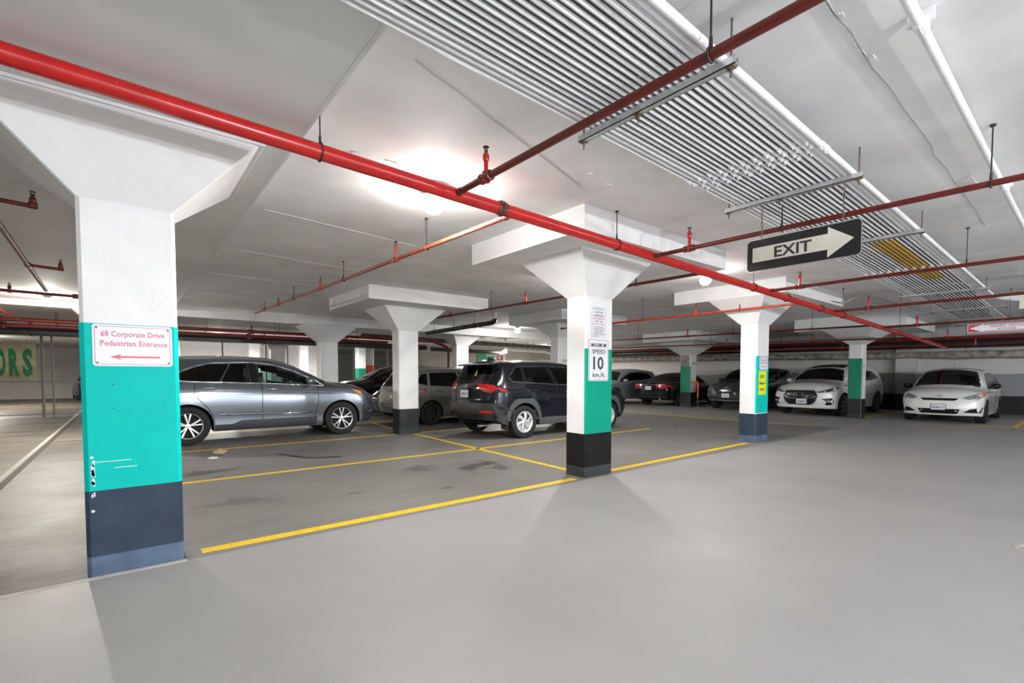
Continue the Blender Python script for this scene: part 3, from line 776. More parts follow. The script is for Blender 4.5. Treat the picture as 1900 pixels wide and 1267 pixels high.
def hermite(P, x):
    if x <= P[0][0]: return P[0][1]
    if x >= P[-1][0]: return P[-1][1]
    for i in range(len(P)-1):
        if P[i][0] <= x <= P[i+1][0]: break
    def slope(k):
        if k == 0 or k == len(P)-1: return None
        d0 = (P[k][1]-P[k-1][1])/(P[k][0]-P[k-1][0]); d1 = (P[k+1][1]-P[k][1])/(P[k+1][0]-P[k][0])
        if d0*d1 <= 0: return 0.0
        return 2*d0*d1/(d0+d1)
    h = P[i+1][0]-P[i][0]; d = (P[i+1][1]-P[i][1])/h
    m0 = slope(i); m1 = slope(i+1)
    if m0 is None: m0 = d
    if m1 is None: m1 = d
    t = (x-P[i][0])/h
    return (2*t**3-3*t*t+1)*P[i][1]+(t**3-2*t*t+t)*h*m0+(-2*t**3+3*t*t)*P[i+1][1]+(t**3-t*t)*h*m1
def sstep(a,b,x):
    t=max(0,min(1,(x-a)/(b-a))); return t*t*(3-2*t)
def inside(poly, p):
    r=False; n=len(poly); j=n-1
    for i in range(n):
        xi,yi=poly[i]; xj,yj=poly[j]
        if (yi>p[1])!=(yj>p[1]) and p[0] < (xj-xi)*(p[1]-yi)/(yj-yi)+xi: r=not r
        j=i
    return r
def rounded(poly, r, n=4):
    out=[]; m=len(poly)
    for i in range(m):
        p=Vector(poly[i]); a=Vector(poly[i-1]); b=Vector(poly[(i+1)%m])
        da=(a-p); db=(b-p); ra=min(r,da.length*0.45); rb=min(r,db.length*0.45)
        p0=p+da.normalized()*ra; p1=p+db.normalized()*rb
        for k in range(n+1):
            t=k/n; q=p0*(1-t)**2+p*2*t*(1-t)+p1*t*t; out.append((q.x,q.y))
    return out
def densify(poly, h):
    out=[]; m=len(poly)
    for i in range(m):
        a=Vector(poly[i]); b=Vector(poly[(i+1)%m]); k=max(1,int((b-a).length/h))
        for q in range(k): c=a.lerp(b,q/k); out.append((c.x,c.y))
    return out
def area2(poly): return sum(poly[i-1][0]*poly[i][1]-poly[i][0]*poly[i-1][1] for i in range(len(poly)))
def inset(poly, d):
    s = 1 if area2(poly)>0 else -1; m=len(poly); out=[]
    for i in range(m):
        a=Vector(poly[i-1]); p=Vector(poly[i]); b=Vector(poly[(i+1)%m])
        t=(b-a); 
        if t.length<1e-9: out.append(tuple(p)); continue
        t.normalize(); n=Vector((-t.y,t.x))*s
        q=p+n*d; out.append((q.x,q.y))
    return out

NS, MT = 14, 15
class Car:
    def __init__(c, S, name, label, loc, heading, paint, group='parked cars'):
        c.S = S
        c.root = thing(name, label, 'car', loc, heading, group)
        c.paint = paint
        c.loft()
    def ring(c, x):
        S = c.S
        zl0 = hermite(S['low'], x); zl = zl0
        for xc in (S['wb']/2, -S['wb']/2):
            d = S['Ra']**2-(x-xc)**2
            if d > 0: zl = max(zl, S['R']*0.98+sqrt(d))
        zs = hermite(S['belt'], x); zr = hermite(S['top'], x); w = hermite(S['plan'], x)
        zl = min(zl, zs-0.05)
        z00 = S.get('sill', 0.24)
        pts=[]
        for j in range(NS):
            t=j/(NS-1); z=zl+(zs-zl)*t; q=(z-z00)/(zs-z00)
            pts.append((w*hermite(S['prof'], q), z))
        ys=pts[-1][0]; g=zr-zs; k=sstep(0.12,0.34,g)
        wr=max(ys-S['tumble']*g, 0.40*ys); rd=min(S.get('rd',0.085), g*0.25)
        for m in range(1, MT+1):
            u=m/MT
            yh=ys*(1-u); zh=zs+g*(1-(1-u)**2.6)
            if u<=0.6001:
                a=u/0.6; yg=ys+(wr-ys)*a+0.012*sin(pi*a); zg=zs+(zr-rd-zs)*a
            else:
                v=(u-0.6)/0.4; yg=wr*(1-v); zg=zr-rd+rd*(1-(1-v)**2.4)
            pts.append((yh+(yg-yh)*k, zh+(zg-zh)*k))
        return pts, k
    def warp(c, x, y, z):
        S=c.S; xf,xr=S['xf'],S['xr']; W2=S['W']/2
        xa=S['wb']/2+S['Ra']*0.9; xb=-S['wb']/2-S['Ra']*0.9
        if x>xa:
            s=((x-xa)/(xf-xa))**1.5; x-=s*(hermite(S['nose'],z)+S['cf']*min(1.2,abs(y)/W2)**3.2)
        elif x<xb:
            s=((xb-x)/(xb-xr))**1.5; x+=s*(hermite(S['tail'],z)+S['cr']*min(1.2,abs(y)/W2)**3.4)
        return (x,y,z)
    def loft(c):
        S=c.S; xs=set()
        n=int((S['xf']-S['xr'])/0.05)
        for i in range(n+1): xs.add(round(S['xr']+(S['xf']-S['xr'])*i/n,4))
        for xc in (S['wb']/2,-S['wb']/2):
            xs={x for x in xs if abs(x-xc)>S['Ra']*1.04}
            for k in range(25): xs.add(round(xc+S['Ra']*cos(pi*k/24),4))
            xs.add(round(xc+S['Ra']*1.003,4)); xs.add(round(xc-S['Ra']*1.003,4))
        xs=sorted(xs)
        R=NS+MT
        V=[];F=[]
        rings=[]
        for x in xs:
            pts,k=c.ring(x)
            L=[]
            for (y,z) in pts: V.append(c.warp(x,y,z)); L.append(len(V)-1)
            rings.append(L)
        for i in range(len(xs)-1):
            for j in range(R-1): F.append((rings[i][j],rings[i+1][j],rings[i+1][j+1],rings[i][j+1]))
        for end in (0,-1):
            x=xs[end]; pts,k=c.ring(x)
            jr = NS-1 if k<0.5 else NS-1+int(round(0.6*MT)); K=R-1-jr
            rows=[]
            for j in range(jr+1):
                row=[rings[end][j]]
                for m in range(1,K+1):
                    V.append(c.warp(x,pts[j][0]*(1-m/K),pts[j][1])); row.append(len(V)-1)
                rows.append(row)
            rows.append([rings[end][jr+m] for m in range(K+1)])
            for a in range(len(rows)-1):
                for m in range(K):
                    q=(rows[a][m],rows[a][m+1],rows[a+1][m+1],rows[a+1][m])
                    q=tuple(dict.fromkeys(q))
                    if len(q)>=3: F.append(q)
        c.rings=rings; c.xs=xs
        nv=len(V)
        V2=V+[(v[0],-v[1],v[2]) for v in V]
        F2=F+[tuple(nv+i for i in reversed(f)) for f in F]
        c.V=V2; c.F=F2
        c.bvh=BVHTree.FromPolygons([Vector(v) for v in V2], F2)
        c.cuts=[]
        # wheel houses and floor: strip inward from the lower edge
        mb=MB()
        low=[V[r[0]] for r in rings]
        for s in (1,-1):
            for i in range(len(low)-1):
                a=low[i];b=low[i+1]
                vs=[(a[0],s*(a[1]-0.004),a[2]),(b[0],s*(b[1]-0.004),b[2]),(b[0],s*0.5,b[2]),(a[0],s*0.5,a[2])]
                mb.add(vs,[(0,1,2,3)])
        # inner walls of the wheel houses and flat floor pan
        zf=S.get('sill',0.24)+0.06
        mb.box(S['xr']+0.25,S['xf']-0.25,-0.5,0.5,zf,zf+0.02)
        mb.box(-S['wb']/2-S['Ra'],-S['wb']/2+S['Ra'],0.50,0.51,zf,0.85); mb.box(-S['wb']/2-S['Ra'],-S['wb']/2+S['Ra'],-0.51,-0.50,zf,0.85)
        mb.box(S['wb']/2-S['Ra'],S['wb']/2+S['Ra'],0.50,0.51,zf,0.85); mb.box(S['wb']/2-S['Ra'],S['wb']/2+S['Ra'],-0.51,-0.50,zf,0.85)
        mb.build('underbody', M_gap, c.root)
    def cast(c, axis, a, b):
        if axis=='left': o=Vector((a,3,b)); d=Vector((0,-1,0))
        elif axis=='right': o=Vector((a,-3,b)); d=Vector((0,1,0))
        elif axis=='front': o=Vector((6,a,b)); d=Vector((-1,0,0))
        elif axis=='rear': o=Vector((-6,a,b)); d=Vector((1,0,0))
        else: o=Vector((b,a,4)); d=Vector((0,0,-1))       # top: (y, x)
        h=c.bvh.ray_cast(o,d)
        if h[0] is None:
            # slide to the nearest body point
            q = {'left':Vector((a,0.9,b)),'right':Vector((a,-0.9,b)),'front':Vector((2.1,a,b)),'rear':Vector((-2.2,a,b)),'top':Vector((b,a,1.2))}[axis]
            h=c.bvh.find_nearest(q)
        n=h[1]
        if n.dot(d)>0: n=-n
        return h[0], n
    def patch(c, name, poly, axis, m, off=0.006, h=0.09, r=0.03, skirt=0.012, trim=None, cut=False, frit=0.0, frit_mat=None, parent=None, trim_r=0.007, trim_name='window_trim', label=None):
        P=densify(rounded(poly,r) if r>0 else poly,h)
        if area2(P)<0: P=P[::-1]
        edges=[(i,(i+1)%len(P)) for i in range(len(P))]; verts=[Vector(p) for p in P]
        I=None
        if frit>0:
            I=inset(P,frit); b=len(verts); verts+= [Vector(p) for p in I]; edges+=[(b+i,b+(i+1)%len(I)) for i in range(len(I))]
        x0=min(p[0] for p in P);x1=max(p[0] for p in P);z0=min(p[1] for p in P);z1=max(p[1] for p in P)
        nx=max(1,int((x1-x0)/h)); nz=max(1,int((z1-z0)/h)); inn=inset(P,h*0.4)
        for i in range(1,nx+1):
            for k in range(1,nz+1):
                p=(x0+(x1-x0)*(i-0.5)/nx, z0+(z1-z0)*(k-0.5)/nz)
                if inside(inn,p): verts.append(Vector(p))
        res=delaunay_2d_cdt(verts,edges,[],1,1e-5)
        v2,e2,f2=res[0],res[1],res[2]
        v3=[]; 
        for v in v2:
            p,n=c.cast(axis,v.x,v.y); v3.append(p+n*off)
        glassF=[]; fritF=[]
        for f in f2:
            cx=sum(v2[i].x for i in f)/len(f); cz=sum(v2[i].y for i in f)/len(f)
            if I is not None and not inside(I,(cx,cz)): fritF.append(tuple(f))
            else: glassF.append(tuple(f))
        mb=MB(); mb.v=[tuple(v) for v in v3]; mb.f=glassF
        bd=[]
        for p in P:
            q,n=c.cast(axis,p[0],p[1]); bd.append((q+n*off,n))
        if skirt>0:
            b=len(mb.v); m_=len(bd)
            tgt = mb
            if fritF: tgt=MB(); tgt.v=[tuple(v) for v in v3]; tgt.f=fritF; b=len(tgt.v)
            tgt.v+= [tuple(q) for q,n in bd]+[tuple(q-n*(skirt+off)) for q,n in bd]
            tgt.f+= [(b+i,b+(i+1)%m_,b+m_+(i+1)%m_,b+m_+i) for i in range(m_)]
            if fritF:
                ob=mb.build(name,m,parent or c.root,smooth=60)
                tgt.build('window_border',frit_mat or M_trimblack,ob,smooth=60)
            else: ob=mb.build(name,m,parent or c.root,smooth=40)
        else: ob=mb.build(name,m,parent or c.root,smooth=60)
        if trim is not None:
            t=MB(); t.tube([q for q,n in bd],trim_r,6,closed=True); t.build(trim_name,trim,ob,smooth=60)
        if cut: c.cuts.append((axis,inset(P,0.03)))
        if label: ob['label']=label
        return ob
    def both(c, name, poly, m, **k):
        return [c.patch(name,poly,'right',m,**k), c.patch(name,poly,'left',m,**k)]
    def pair(c, name, poly, axis, m, **k):
        return [c.patch(name,poly,axis,m,**k), c.patch(name,[(-p[0],p[1]) for p in poly],axis,m,**k)]
    def path(c, name, pts, axis, m, r=0.004, off=-0.001, parent=None, n=6, dens=0.06):
        q=[]
        for i in range(len(pts)-1):
            a=Vector(pts[i]);b=Vector(pts[i+1]);k=max(1,int((b-a).length/dens))
            for s in range(k): q.append(a.lerp(b,s/k))
        q.append(Vector(pts[-1]))
        P=[]
        for v in q:
            p,nn=c.cast(axis,v.x,v.y); P.append(p+nn*off)
        mb=MB(); mb.tube(P,r,n); return mb.build(name,m,parent or c.root,smooth=60)
    def finish_body(c):
        keep=[]
        for f in c.F:
            cx=sum(c.V[i][0] for i in f)/len(f);cy=sum(c.V[i][1] for i in f)/len(f);cz=sum(c.V[i][2] for i in f)/len(f)
            kill=False
            for axis,P in c.cuts:
                if axis=='left': ok=cy>0.2 and inside(P,(cx,cz))
                elif axis=='right': ok=cy<-0.2 and inside(P,(cx,cz))
                elif axis=='rear': ok=cx<-0.6 and inside(P,(cy,cz)) and cx < -c.S['wb']/2+0.1
                elif axis=='front': ok=cx>0.4 and inside(P,(cy,cz))
                else: ok=cz>0.85 and inside(P,(cy,cx))
                if ok: kill=True;break
            if not kill: keep.append(f)
        mb=MB(); mb.v=c.V; mb.f=keep
        ob=mb.build('body',c.paint,c.root,smooth=50,weld=True)
        return ob
    def wheels(c, style, rim_mat, R=None, rr=None, y=None, wd=0.215):
        S=c.S; R=R or S['R']; rr=rr or R*0.66; yw=y or (S['W']/2-0.008)
        tb=MB(); w=wd
        tb.lathe([(rr,-w*0.42),(R-0.035,-w*0.5),(R-0.008,-w*0.42),(R,-w*0.25),(R,w*0.25),(R-0.008,w*0.42),(R-0.035,w*0.5),(rr+0.012,w*0.46),(rr,w*0.42),(rr*0.97,0.0)],36,closed=True)
        rb=MB(); back=MB()
        back.lathe([(0.0,-0.02),(rr*0.97,-0.02),(rr*0.97,0.01),(0.0,0.02)],24)
        hz=w*0.40
        rb.lathe([(rr*0.90,hz-0.035),(rr*0.93,hz),(rr*1.0,hz+0.008),(rr*1.012,hz-0.002),(rr*0.99,hz-0.05),(rr*0.93,hz-0.07)],36,closed=True)
        rb.lathe([(0,hz-0.005),(rr*0.17,hz-0.008),(rr*0.21,hz-0.03),(rr*0.2,hz-0.07)],18)
        def spoke(a,r0,r1,w0,w1,z0,z1,th=0.03,skew=0.0):
            ca,sa=cos(a),sin(a); 
            def P(r,t,z): 
                aa=a+skew*(r-r0)/(r1-r0); return (r*cos(aa)-t*sin(aa), r*sin(aa)+t*cos(aa), z)
            rm=(r0+r1)/2; wm=(w0+w1)/2; zm=(z0+z1)/2+0.006
            prof=[(r0,w0,z0),(rm,wm,zm),(r1,w1,z1)]
            vs=[];fs=[]
            for (r,ww,z) in prof:
                vs+= [P(r,-ww,z-0.008),P(r,-ww*0.5,z),P(r,ww*0.5,z),P(r,ww,z-0.008),P(r,ww*0.8,z-th),P(r,-ww*0.8,z-th)]
            for k in range(2):
                for j in range(6): fs.append((k*6+j,k*6+(j+1)%6,k*6+6+(j+1)%6,k*6+6+j))
            rb.add(vs,fs)
        if style=='double5':
            for k in range(5):
                a=2*pi*k/5+pi/2
                for s in (-1,1): spoke(a+s*0.17,rr*0.16,rr*0.95,0.014,0.019,hz-0.012,hz-0.004,0.03,s*0.035)
        elif style=='five':
            for k in range(5): spoke(2*pi*k/5+pi/2,rr*0.15,rr*0.95,0.03,0.022,hz-0.012,hz-0.004)
        elif style=='ten':
            for k in range(10): spoke(2*pi*k/10,rr*0.15,rr*0.95,0.014,0.011,hz-0.012,hz-0.004)
        elif style=='cover6':
            n=6
            for k in range(n):
                spoke(2*pi*k/n,rr*0.1,rr*0.90,0.026,0.044,hz+0.004,hz-0.004,0.02,0.35)
            rb.lathe([(0,hz+0.01),(rr*0.26,hz+0.006),(rr*0.33,hz-0.006),(rr*0.32,hz-0.03)],24)
            rb.lathe([(rr*0.83,hz-0.03),(rr*0.84,hz-0.003),(rr*0.97,hz+0.004),(rr*0.98,hz-0.03)],36)
        elif style=='steel':
            for k in range(8): spoke(2*pi*k/8,rr*0.15,rr*0.95,0.04,0.03,hz-0.05,hz-0.03)
            rb.lathe([(0,hz-0.03),(rr*0.55,hz-0.035),(rr*0.62,hz-0.06)],24)
        me_t=me_r=me_b=None
        for xc in (S['wb']/2,-S['wb']/2):
            for s in (-1,1):
                T=Matrix.Translation((xc,s*(yw-wd/2),R-0.002)) @ Matrix.Rotation(-s*pi/2,4,'X')
                if me_t is None:
                    ot=tb.build('wheel',M_tyre,c.root,smooth=40); orr=rb.build('rim',rim_mat,ot,smooth=35); obk=back.build('brake_backing',M_gap,ot)
                    me_t,me_r,me_b=ot.data,orr.data,obk.data
                else:
                    ot=bpy.data.objects.new('wheel',me_t); col.objects.link(ot); ot.parent=c.root
                    orr=bpy.data.objects.new('rim',me_r); col.objects.link(orr); orr.parent=ot
                    obk=bpy.data.objects.new('brake_backing',me_b); col.objects.link(obk); obk.parent=ot
                ot.matrix_local=T
    def mirror(c, x, z, m, w=0.23, glass=True, arm=M_plastic):
        for s in (-1,1):
            p,n=c.cast('left' if s>0 else 'right',x,z)
            y=p.y+s*0.14
            mb=MB(); vs=[];fs=[]
            # rounded shell: lofted ovals from front nose to the flat mirror face
            prof=[(0.11,0.25),(0.09,0.62),(0.04,0.9),(-0.03,1.0),(-0.06,0.98)]
            nn=14
            for (dx,k) in prof:
                for j in range(nn):
                    a=2*pi*j/nn; cy_=abs(cos(a))**0.7*(1 if cos(a)>=0 else -1); cz_=abs(sin(a))**0.7*(1 if sin(a)>=0 else -1)
                    vs.append((x+dx, y+s*0.0+cy_*w/2*k, z+0.06+cz_*0.082*k))
            for i in range(len(prof)-1):
                for j in range(nn): fs.append((i*nn+j,i*nn+(j+1)%nn,(i+1)*nn+(j+1)%nn,(i+1)*nn+j))
            fs.append(tuple(range(nn))); fs.append(tuple((len(prof)-1)*nn+j for j in range(nn)))
            mb.add(vs,fs)
            ob=mb.build('mirror',m,c.root,smooth=50)
            a=MB(); a.tube([(x,p.y-s*0.02,z+0.0),(x-0.01,y-s*0.03,z+0.03)],[0.028,0.022],8); a.build('mirror_arm',arm,ob)
            g=MB(); g.lathe([(0,0),(0.09,0.0),(0.088,0.004),(0,0.004)],14,Matrix.Translation((x-0.062,y,z+0.06)) @ Matrix.Rotation(-pi/2,4,'Y') @ Matrix.Diagonal((0.8,1.1,1,1))); g.build('mirror_glass',M_chrome,ob)
    def handle(c, x, z, m, L=0.23, r=0.017):
        for ax in ('left','right'):
            P=[]
            for k,(dx,o) in enumerate(((-L/2,0.002),(-L/2+0.02,0.028),(0,0.034),(L/2-0.02,0.028),(L/2,0.002))):
                p,n=c.cast(ax,x+dx,z); P.append(p+n*o)
            mb=MB(); mb.tube(P,[r*0.7,r,r*1.1,r,r*0.7],8); mb.build('door_handle',m,c.root,smooth=60)
    def plate(c, axis, z, text, y0=0.0, w=0.30, h=0.15, border=None, off=0.02):
        p,n=c.cast(axis,y0,z)
        s = 1 if axis=='front' else -1
        T=Matrix.Translation((p.x+s*off, y0, z)) @ Matrix.Rotation(s*pi/2,4,'Z')
        mb=MB(); plate_mb(mb,round_rect(-w/2,w/2,-h/2,h/2,0.012),0,0.006,T); mb.v=mb.v
        ob=mb.build('licence_plate',M_plate,c.root)
        t=MB(); text_mb(t,text,0,-0.005,h*0.42,w*0.84,T @ Matrix.Translation((0,-0.0005,0)),0.012); t.build('plate_lettering',M_plateblue,ob)
        f=MB(); 
        P=round_rect(-w/2-0.008,w/2+0.008,-h/2-0.008,h/2+0.008,0.014)
        f.tube([T @ Vector((q[0],0.002,q[1])) for q in P],0.006,5,closed=True); f.build('plate_frame',border or M_plastic,ob)
        return ob
    def emblem(c, axis, z, kind='ovals', w=0.13, y0=0.0, off=0.008):
        p,n=c.cast(axis,y0,z); s=1 if axis=='front' else -1
        T=Matrix.Translation((p.x+s*off,y0,z)) @ Matrix.Rotation(s*pi/2,4,'Z')
        mb=MB()
        def ell(cx,cz,a,b,r=0.006): mb.tube([T @ Vector((cx+a*cos(q),0,cz+b*sin(q))) for q in [2*pi*k/24 for k in range(24)]],r,6,closed=True)
        if kind=='ovals': ell(0,0,w/2,w*0.34); ell(0,w*0.02,w*0.16,w*0.32,0.005); ell(0,w*0.17,w*0.40,w*0.15,0.005)
        elif kind=='road':
            ell(0,0,w/2,w*0.30); mb.tube([T @ Vector(v) for v in ((-w*0.30,0,-w*0.22),(0,0,w*0.26),(w*0.30,0,-w*0.22))],0.005,6)
        elif kind=='oval': ell(0,0,w/2,w*0.26); mb.tube([T @ Vector((-w*0.25,0,0)),T @ Vector((w*0.25,0,0))],0.006,6)
        mb.build('emblem',M_chrome,c.root,smooth=60)
    def interior(c, xs=(0.35,-0.75), z=0.45, top=1.22, dash=0.95, lefthand=True):
        S=c.S; w=S['W']/2-0.16
        mb=MB(); mb.box(-S['wb']/2+0.1,S['wb']/2-0.25,-w,w,0.32,0.36); mb.build('cabin_floor',M_gap,c.root)
        for x in xs:
            for s in (-1,1):
                q=MB()
                q.frustum((x-0.25,x+0.28,s*0.37-0.25,s*0.37+0.25),z-0.08,(x-0.25,x+0.26,s*0.37-0.24,s*0.37+0.24),z+0.12,c=0.05)
                bz=MB()
                q.add([],[])
                prof=[(x-0.20,z+0.05,0.24),(x-0.27,z+0.35,0.25),(x-0.36,top-0.16,0.21),(x-0.37,top-0.12,0.14)]
                vs=[];fs=[]
                for (px,pz,ww) in prof:
                    vs+= [(px+0.05,s*0.37-ww,pz),(px+0.05,s*0.37+ww,pz),(px-0.08,s*0.37+ww,pz),(px-0.08,s*0.37-ww,pz)]
                for i in range(3):
                    for j in range(4): fs.append((i*4+j,i*4+(j+1)%4,i*4+4+(j+1)%4,i*4+4+j))
                fs.append((0,1,2,3)); fs.append((12,13,14,15)); q.add(vs,fs)
                q.frustum((x-0.41,x-0.33,s*0.37-0.12,s*0.37+0.12),top-0.10,(x-0.41,x-0.34,s*0.37-0.11,s*0.37+0.11),top+0.09,c=0.02)
                q.build('seat',M_seat,c.root,bevel=0.0)
        d=MB(); d.add([(dash,-w,0.5),(dash,w,0.5),(dash,w,0.98),(dash,-w,0.98),(dash+0.45,-w,0.5),(dash+0.45,w,0.5),(dash+0.40,w*0.95,1.03),(dash+0.40,-w*0.95,1.03)],[(0,1,2,3),(3,2,6,7),(4,7,6,5),(0,4,5,1),(0,3,7,4),(1,5,6,2)])
        d.build('dashboard',M_plastic,c.root)
        T=Matrix.Translation((dash-0.16,0.37,0.93)) @ Matrix.Rotation(radians(-65),4,'Y')
        sw=MB(); sw.tube([T @ Vector((0.18*cos(q),0.18*sin(q),0)) for q in [2*pi*k/20 for k in range(20)]],0.014,6,closed=True)
        sw.tube([T @ Vector((-0.17,0,0)),T @ Vector((0.0,0,-0.03))],0.014,6); sw.tube([T @ Vector((0,-0.17,0)),T @ Vector((0,0.17,0))],0.016,6); sw.tube([T @ Vector((0,0,0)),T @ Vector((0,0,-0.25))],0.025,6)
        sw.build('steering_wheel',M_plastic,c.root)
def polycut(pts): return pts
# ------------------------------------------------------------------ cars
PROF=[(0,.955),(.1,.975),(.25,.972),(.38,.985),(.62,1.0),(.82,.993),(.88,.980),(1,.945)]
def P_(name, rgb, metal=0.0, rough=0.3): return car_paint(name, rgb, metal, rough)
paint_grey = P_('gunmetal_car_paint',(0.20,0.228,0.27),0.85,0.24)
paint_black = car_paint('black_car_paint',(0.004,0.005,0.009),0.0,0.2,0.55,0.25)
paint_black2 = car_paint('jet_black_car_paint',(0.004,0.004,0.004),0.0,0.2,0.5,0.25)
paint_silver = P_('silver_grey_car_paint',(0.20,0.195,0.185),0.55,0.34)
paint_blue = P_('pale_blue_silver_car_paint',(0.36,0.40,0.47),0.55,0.28)
paint_dgrey = P_('dark_grey_car_paint',(0.035,0.035,0.033),0.4,0.28)
paint_white = P_('white_car_paint',(0.80,0.80,0.79),0.0,0.25)

SUV = dict(wb=2.86,xf=2.37,xr=-2.42,W=1.93,R=0.365,Ra=0.415,sill=0.235,
    low=[(-2.42,.42),(-2.0,.32),(-1.0,.235),(.9,.235),(1.9,.25),(2.37,.27)],
    belt=[(-2.42,1.12),(-1.9,1.17),(-1.27,1.15),(0,1.10),(1.04,1.06),(1.49,1.035),(1.9,.96),(2.15,.89),(2.37,.79)],
    top=[(-2.42,1.60),(-1.7,1.68),(-.7,1.715),(0,1.695),(.38,1.605),(.8,1.41),(1.22,1.215),(1.36,1.185),(1.8,1.115),(2.15,1.02),(2.37,.89)],
    plan=[(-2.42,.87),(-1.9,.945),(-1,.965),(1.2,.965),(1.9,.95),(2.37,.88)], prof=PROF,
    nose=[(.25,.12),(.5,.0),(.76,.015),(.90,.09)], tail=[(.4,.10),(.65,0),(1.0,.02),(1.15,.08),(1.6,.44)], cf=.25, cr=.16, tumble=.34)

# --- grey SUV seen from its side behind the near column
S=dict(SUV)
EX,EY=2.35,11.62
c=Car(S,'car','gunmetal grey SUV parked side-on between the near column and the plain white column',(EX,EY,0),0,paint_grey)
c.interior((0.28,-0.72),0.48,1.28,0.78)
q=[(-1.74,1.24),(-1.29,1.195),(-.90,1.19),(-.72,1.535),(-1.06,1.525),(-1.31,1.45),(-1.52,1.36)]
c.both('rear_quarter_window',q,G_dark,off=.004,cut=True,frit=.012,r=.02)
c.both('rear_door_window',[(-.88,1.19),(-.37,1.165),(-.41,1.55),(-.70,1.54)],G_dark,off=.004,cut=True,frit=.012,r=.02)
c.both('front_door_window',[(-.19,1.16),(.66,1.115),(.98,1.10),(.84,1.20),(.44,1.385),(.10,1.495),(-.24,1.545)],G_clear,off=.004,cut=True,frit=.012,r=.02)
c.both('door_pillar',[(-.36,1.163),(-.20,1.157),(-.25,1.548),(-.40,1.552)],M_trimblack,off=.005,r=.005)
for ax in ('left','right'):
    c.path('chrome_trim',[(1.04,1.085),(0,1.145),(-1.27,1.185),(-1.5,1.20),(-1.80,1.245),(-1.52,1.385),(-1.31,1.475),(-1.06,1.548),(-.32,1.572),(.10,1.522),(.46,1.405),(.86,1.215),(1.07,1.088)],ax,M_chrome,r=.010,off=.006)
    c.path('door_seam',[(-.17,1.14),(-.175,.27)],ax,M_gap,r=.006)
    c.path('door_seam',[(.92,1.06),(.925,.75),(.86,.45),(.84,.27)],ax,M_gap,r=.006)
    c.path('door_seam',[(-1.31,1.17),(-1.32,.93),(-1.13,.72),(-1.02,.5),(-.98,.27)],ax,M_gap,r=.006)
    c.patch('sill_cladding',[(-1.0,.25),(.86,.25),(.90,.43),(-.55,.43),(-.70,.36),(-1.0,.36)],ax,mat('dark_sill_plastic',(0.020,0.024,0.032),0.5,var=0.15,scale=60),off=.010,r=.02)
    c.path('character_line',[(-1.95,.985),(-1.2,1.005),(0,.965),(1.0,.93),(1.75,.90)],ax,paint_grey,r=.010,off=-.002)
    c.path('lower_crease',[(-.92,.555),(-.4,.545),(.35,.53),(.86,.55)],ax,paint_grey,r=.022,off=-.006)
c.handle(-1.06,1.055,M_chrome); c.handle(.03,1.02,M_chrome)
c.mirror(.74,1.13,paint_grey)
c.patch('windshield',[(-.60,.52),(0,.46),(.60,.52),(.78,1.10),(.4,1.23),(-.4,1.23),(-.78,1.10)],'top',G_mid,off=.004,cut=True,frit=.04,r=.05)
c.patch('rear_window',[(-.60,1.18),(.60,1.18),(.52,1.50),(-.52,1.50)],'rear',G_dark,off=.004,cut=True,frit=.03,r=.05)
for s in ('right','left'):
    c.patch('headlight',[(1.66,1.01),(1.98,.94),(2.20,.86),(2.20,.80),(1.95,.84),(1.80,.90)],s,M_clear,off=.006,r=.02)
    c.patch('turn_signal',[(1.68,1.0),(1.88,.955),(1.87,.875),(1.80,.90)],s,M_amber,off=.010,r=.015)
    c.path('fog_lamp_ring',[(1.99,.62),(2.08,.60),(2.12,.52),(2.07,.48),(2.00,.50),(1.99,.62)],s,M_chrome,r=.009,off=.01)
c.patch('grille',[(-.50,.56),(.50,.56),(.60,.72),(.50,.80),(-.50,.80),(-.60,.72)],'front',M_smoke,off=.008)
c.pair('tail_light',[(.1,1.05),(.84,1.04),(.82,.94),(.1,.97)],'rear',M_redlens,off=.008)
c.wheels('double5',M_alloy,rr=.245); c.finish_body()

# --- black SUV seen from behind, next to the speed sign column
RAV=dict(SUV); RAV.update(wb=2.69,xf=2.25,xr=-2.27,W=1.855,R=0.345,Ra=0.40,sill=.25,
    low=[(-2.33,.40),(-1.9,.31),(-.9,.255),(.9,.255),(1.8,.28),(2.25,.33)],
    belt=[(-2.33,1.12),(-1.7,1.15),(-.5,1.085),(.9,1.03),(1.3,1.0),(1.8,.93),(2.25,.80)],
    top=[(-2.33,1.55),(-1.6,1.63),(-.5,1.655),(.1,1.635),(.5,1.53),(1.05,1.19),(1.25,1.13),(1.6,1.09),(2.05,1.0),(2.25,.88)],
    plan=[(-2.33,.86),(-1.8,.91),(-1,.925),(1.2,.925),(1.8,.92),(2.25,.86)],
    nose=[(.3,.12),(.5,.0),(.8,.02),(.9,.08)], tail=[(.36,.12),(.5,.02),(.70,0),(.78,.06),(1.08,.08),(1.16,.13),(1.58,.46)],cf=.28,cr=.24,tumble=.36)
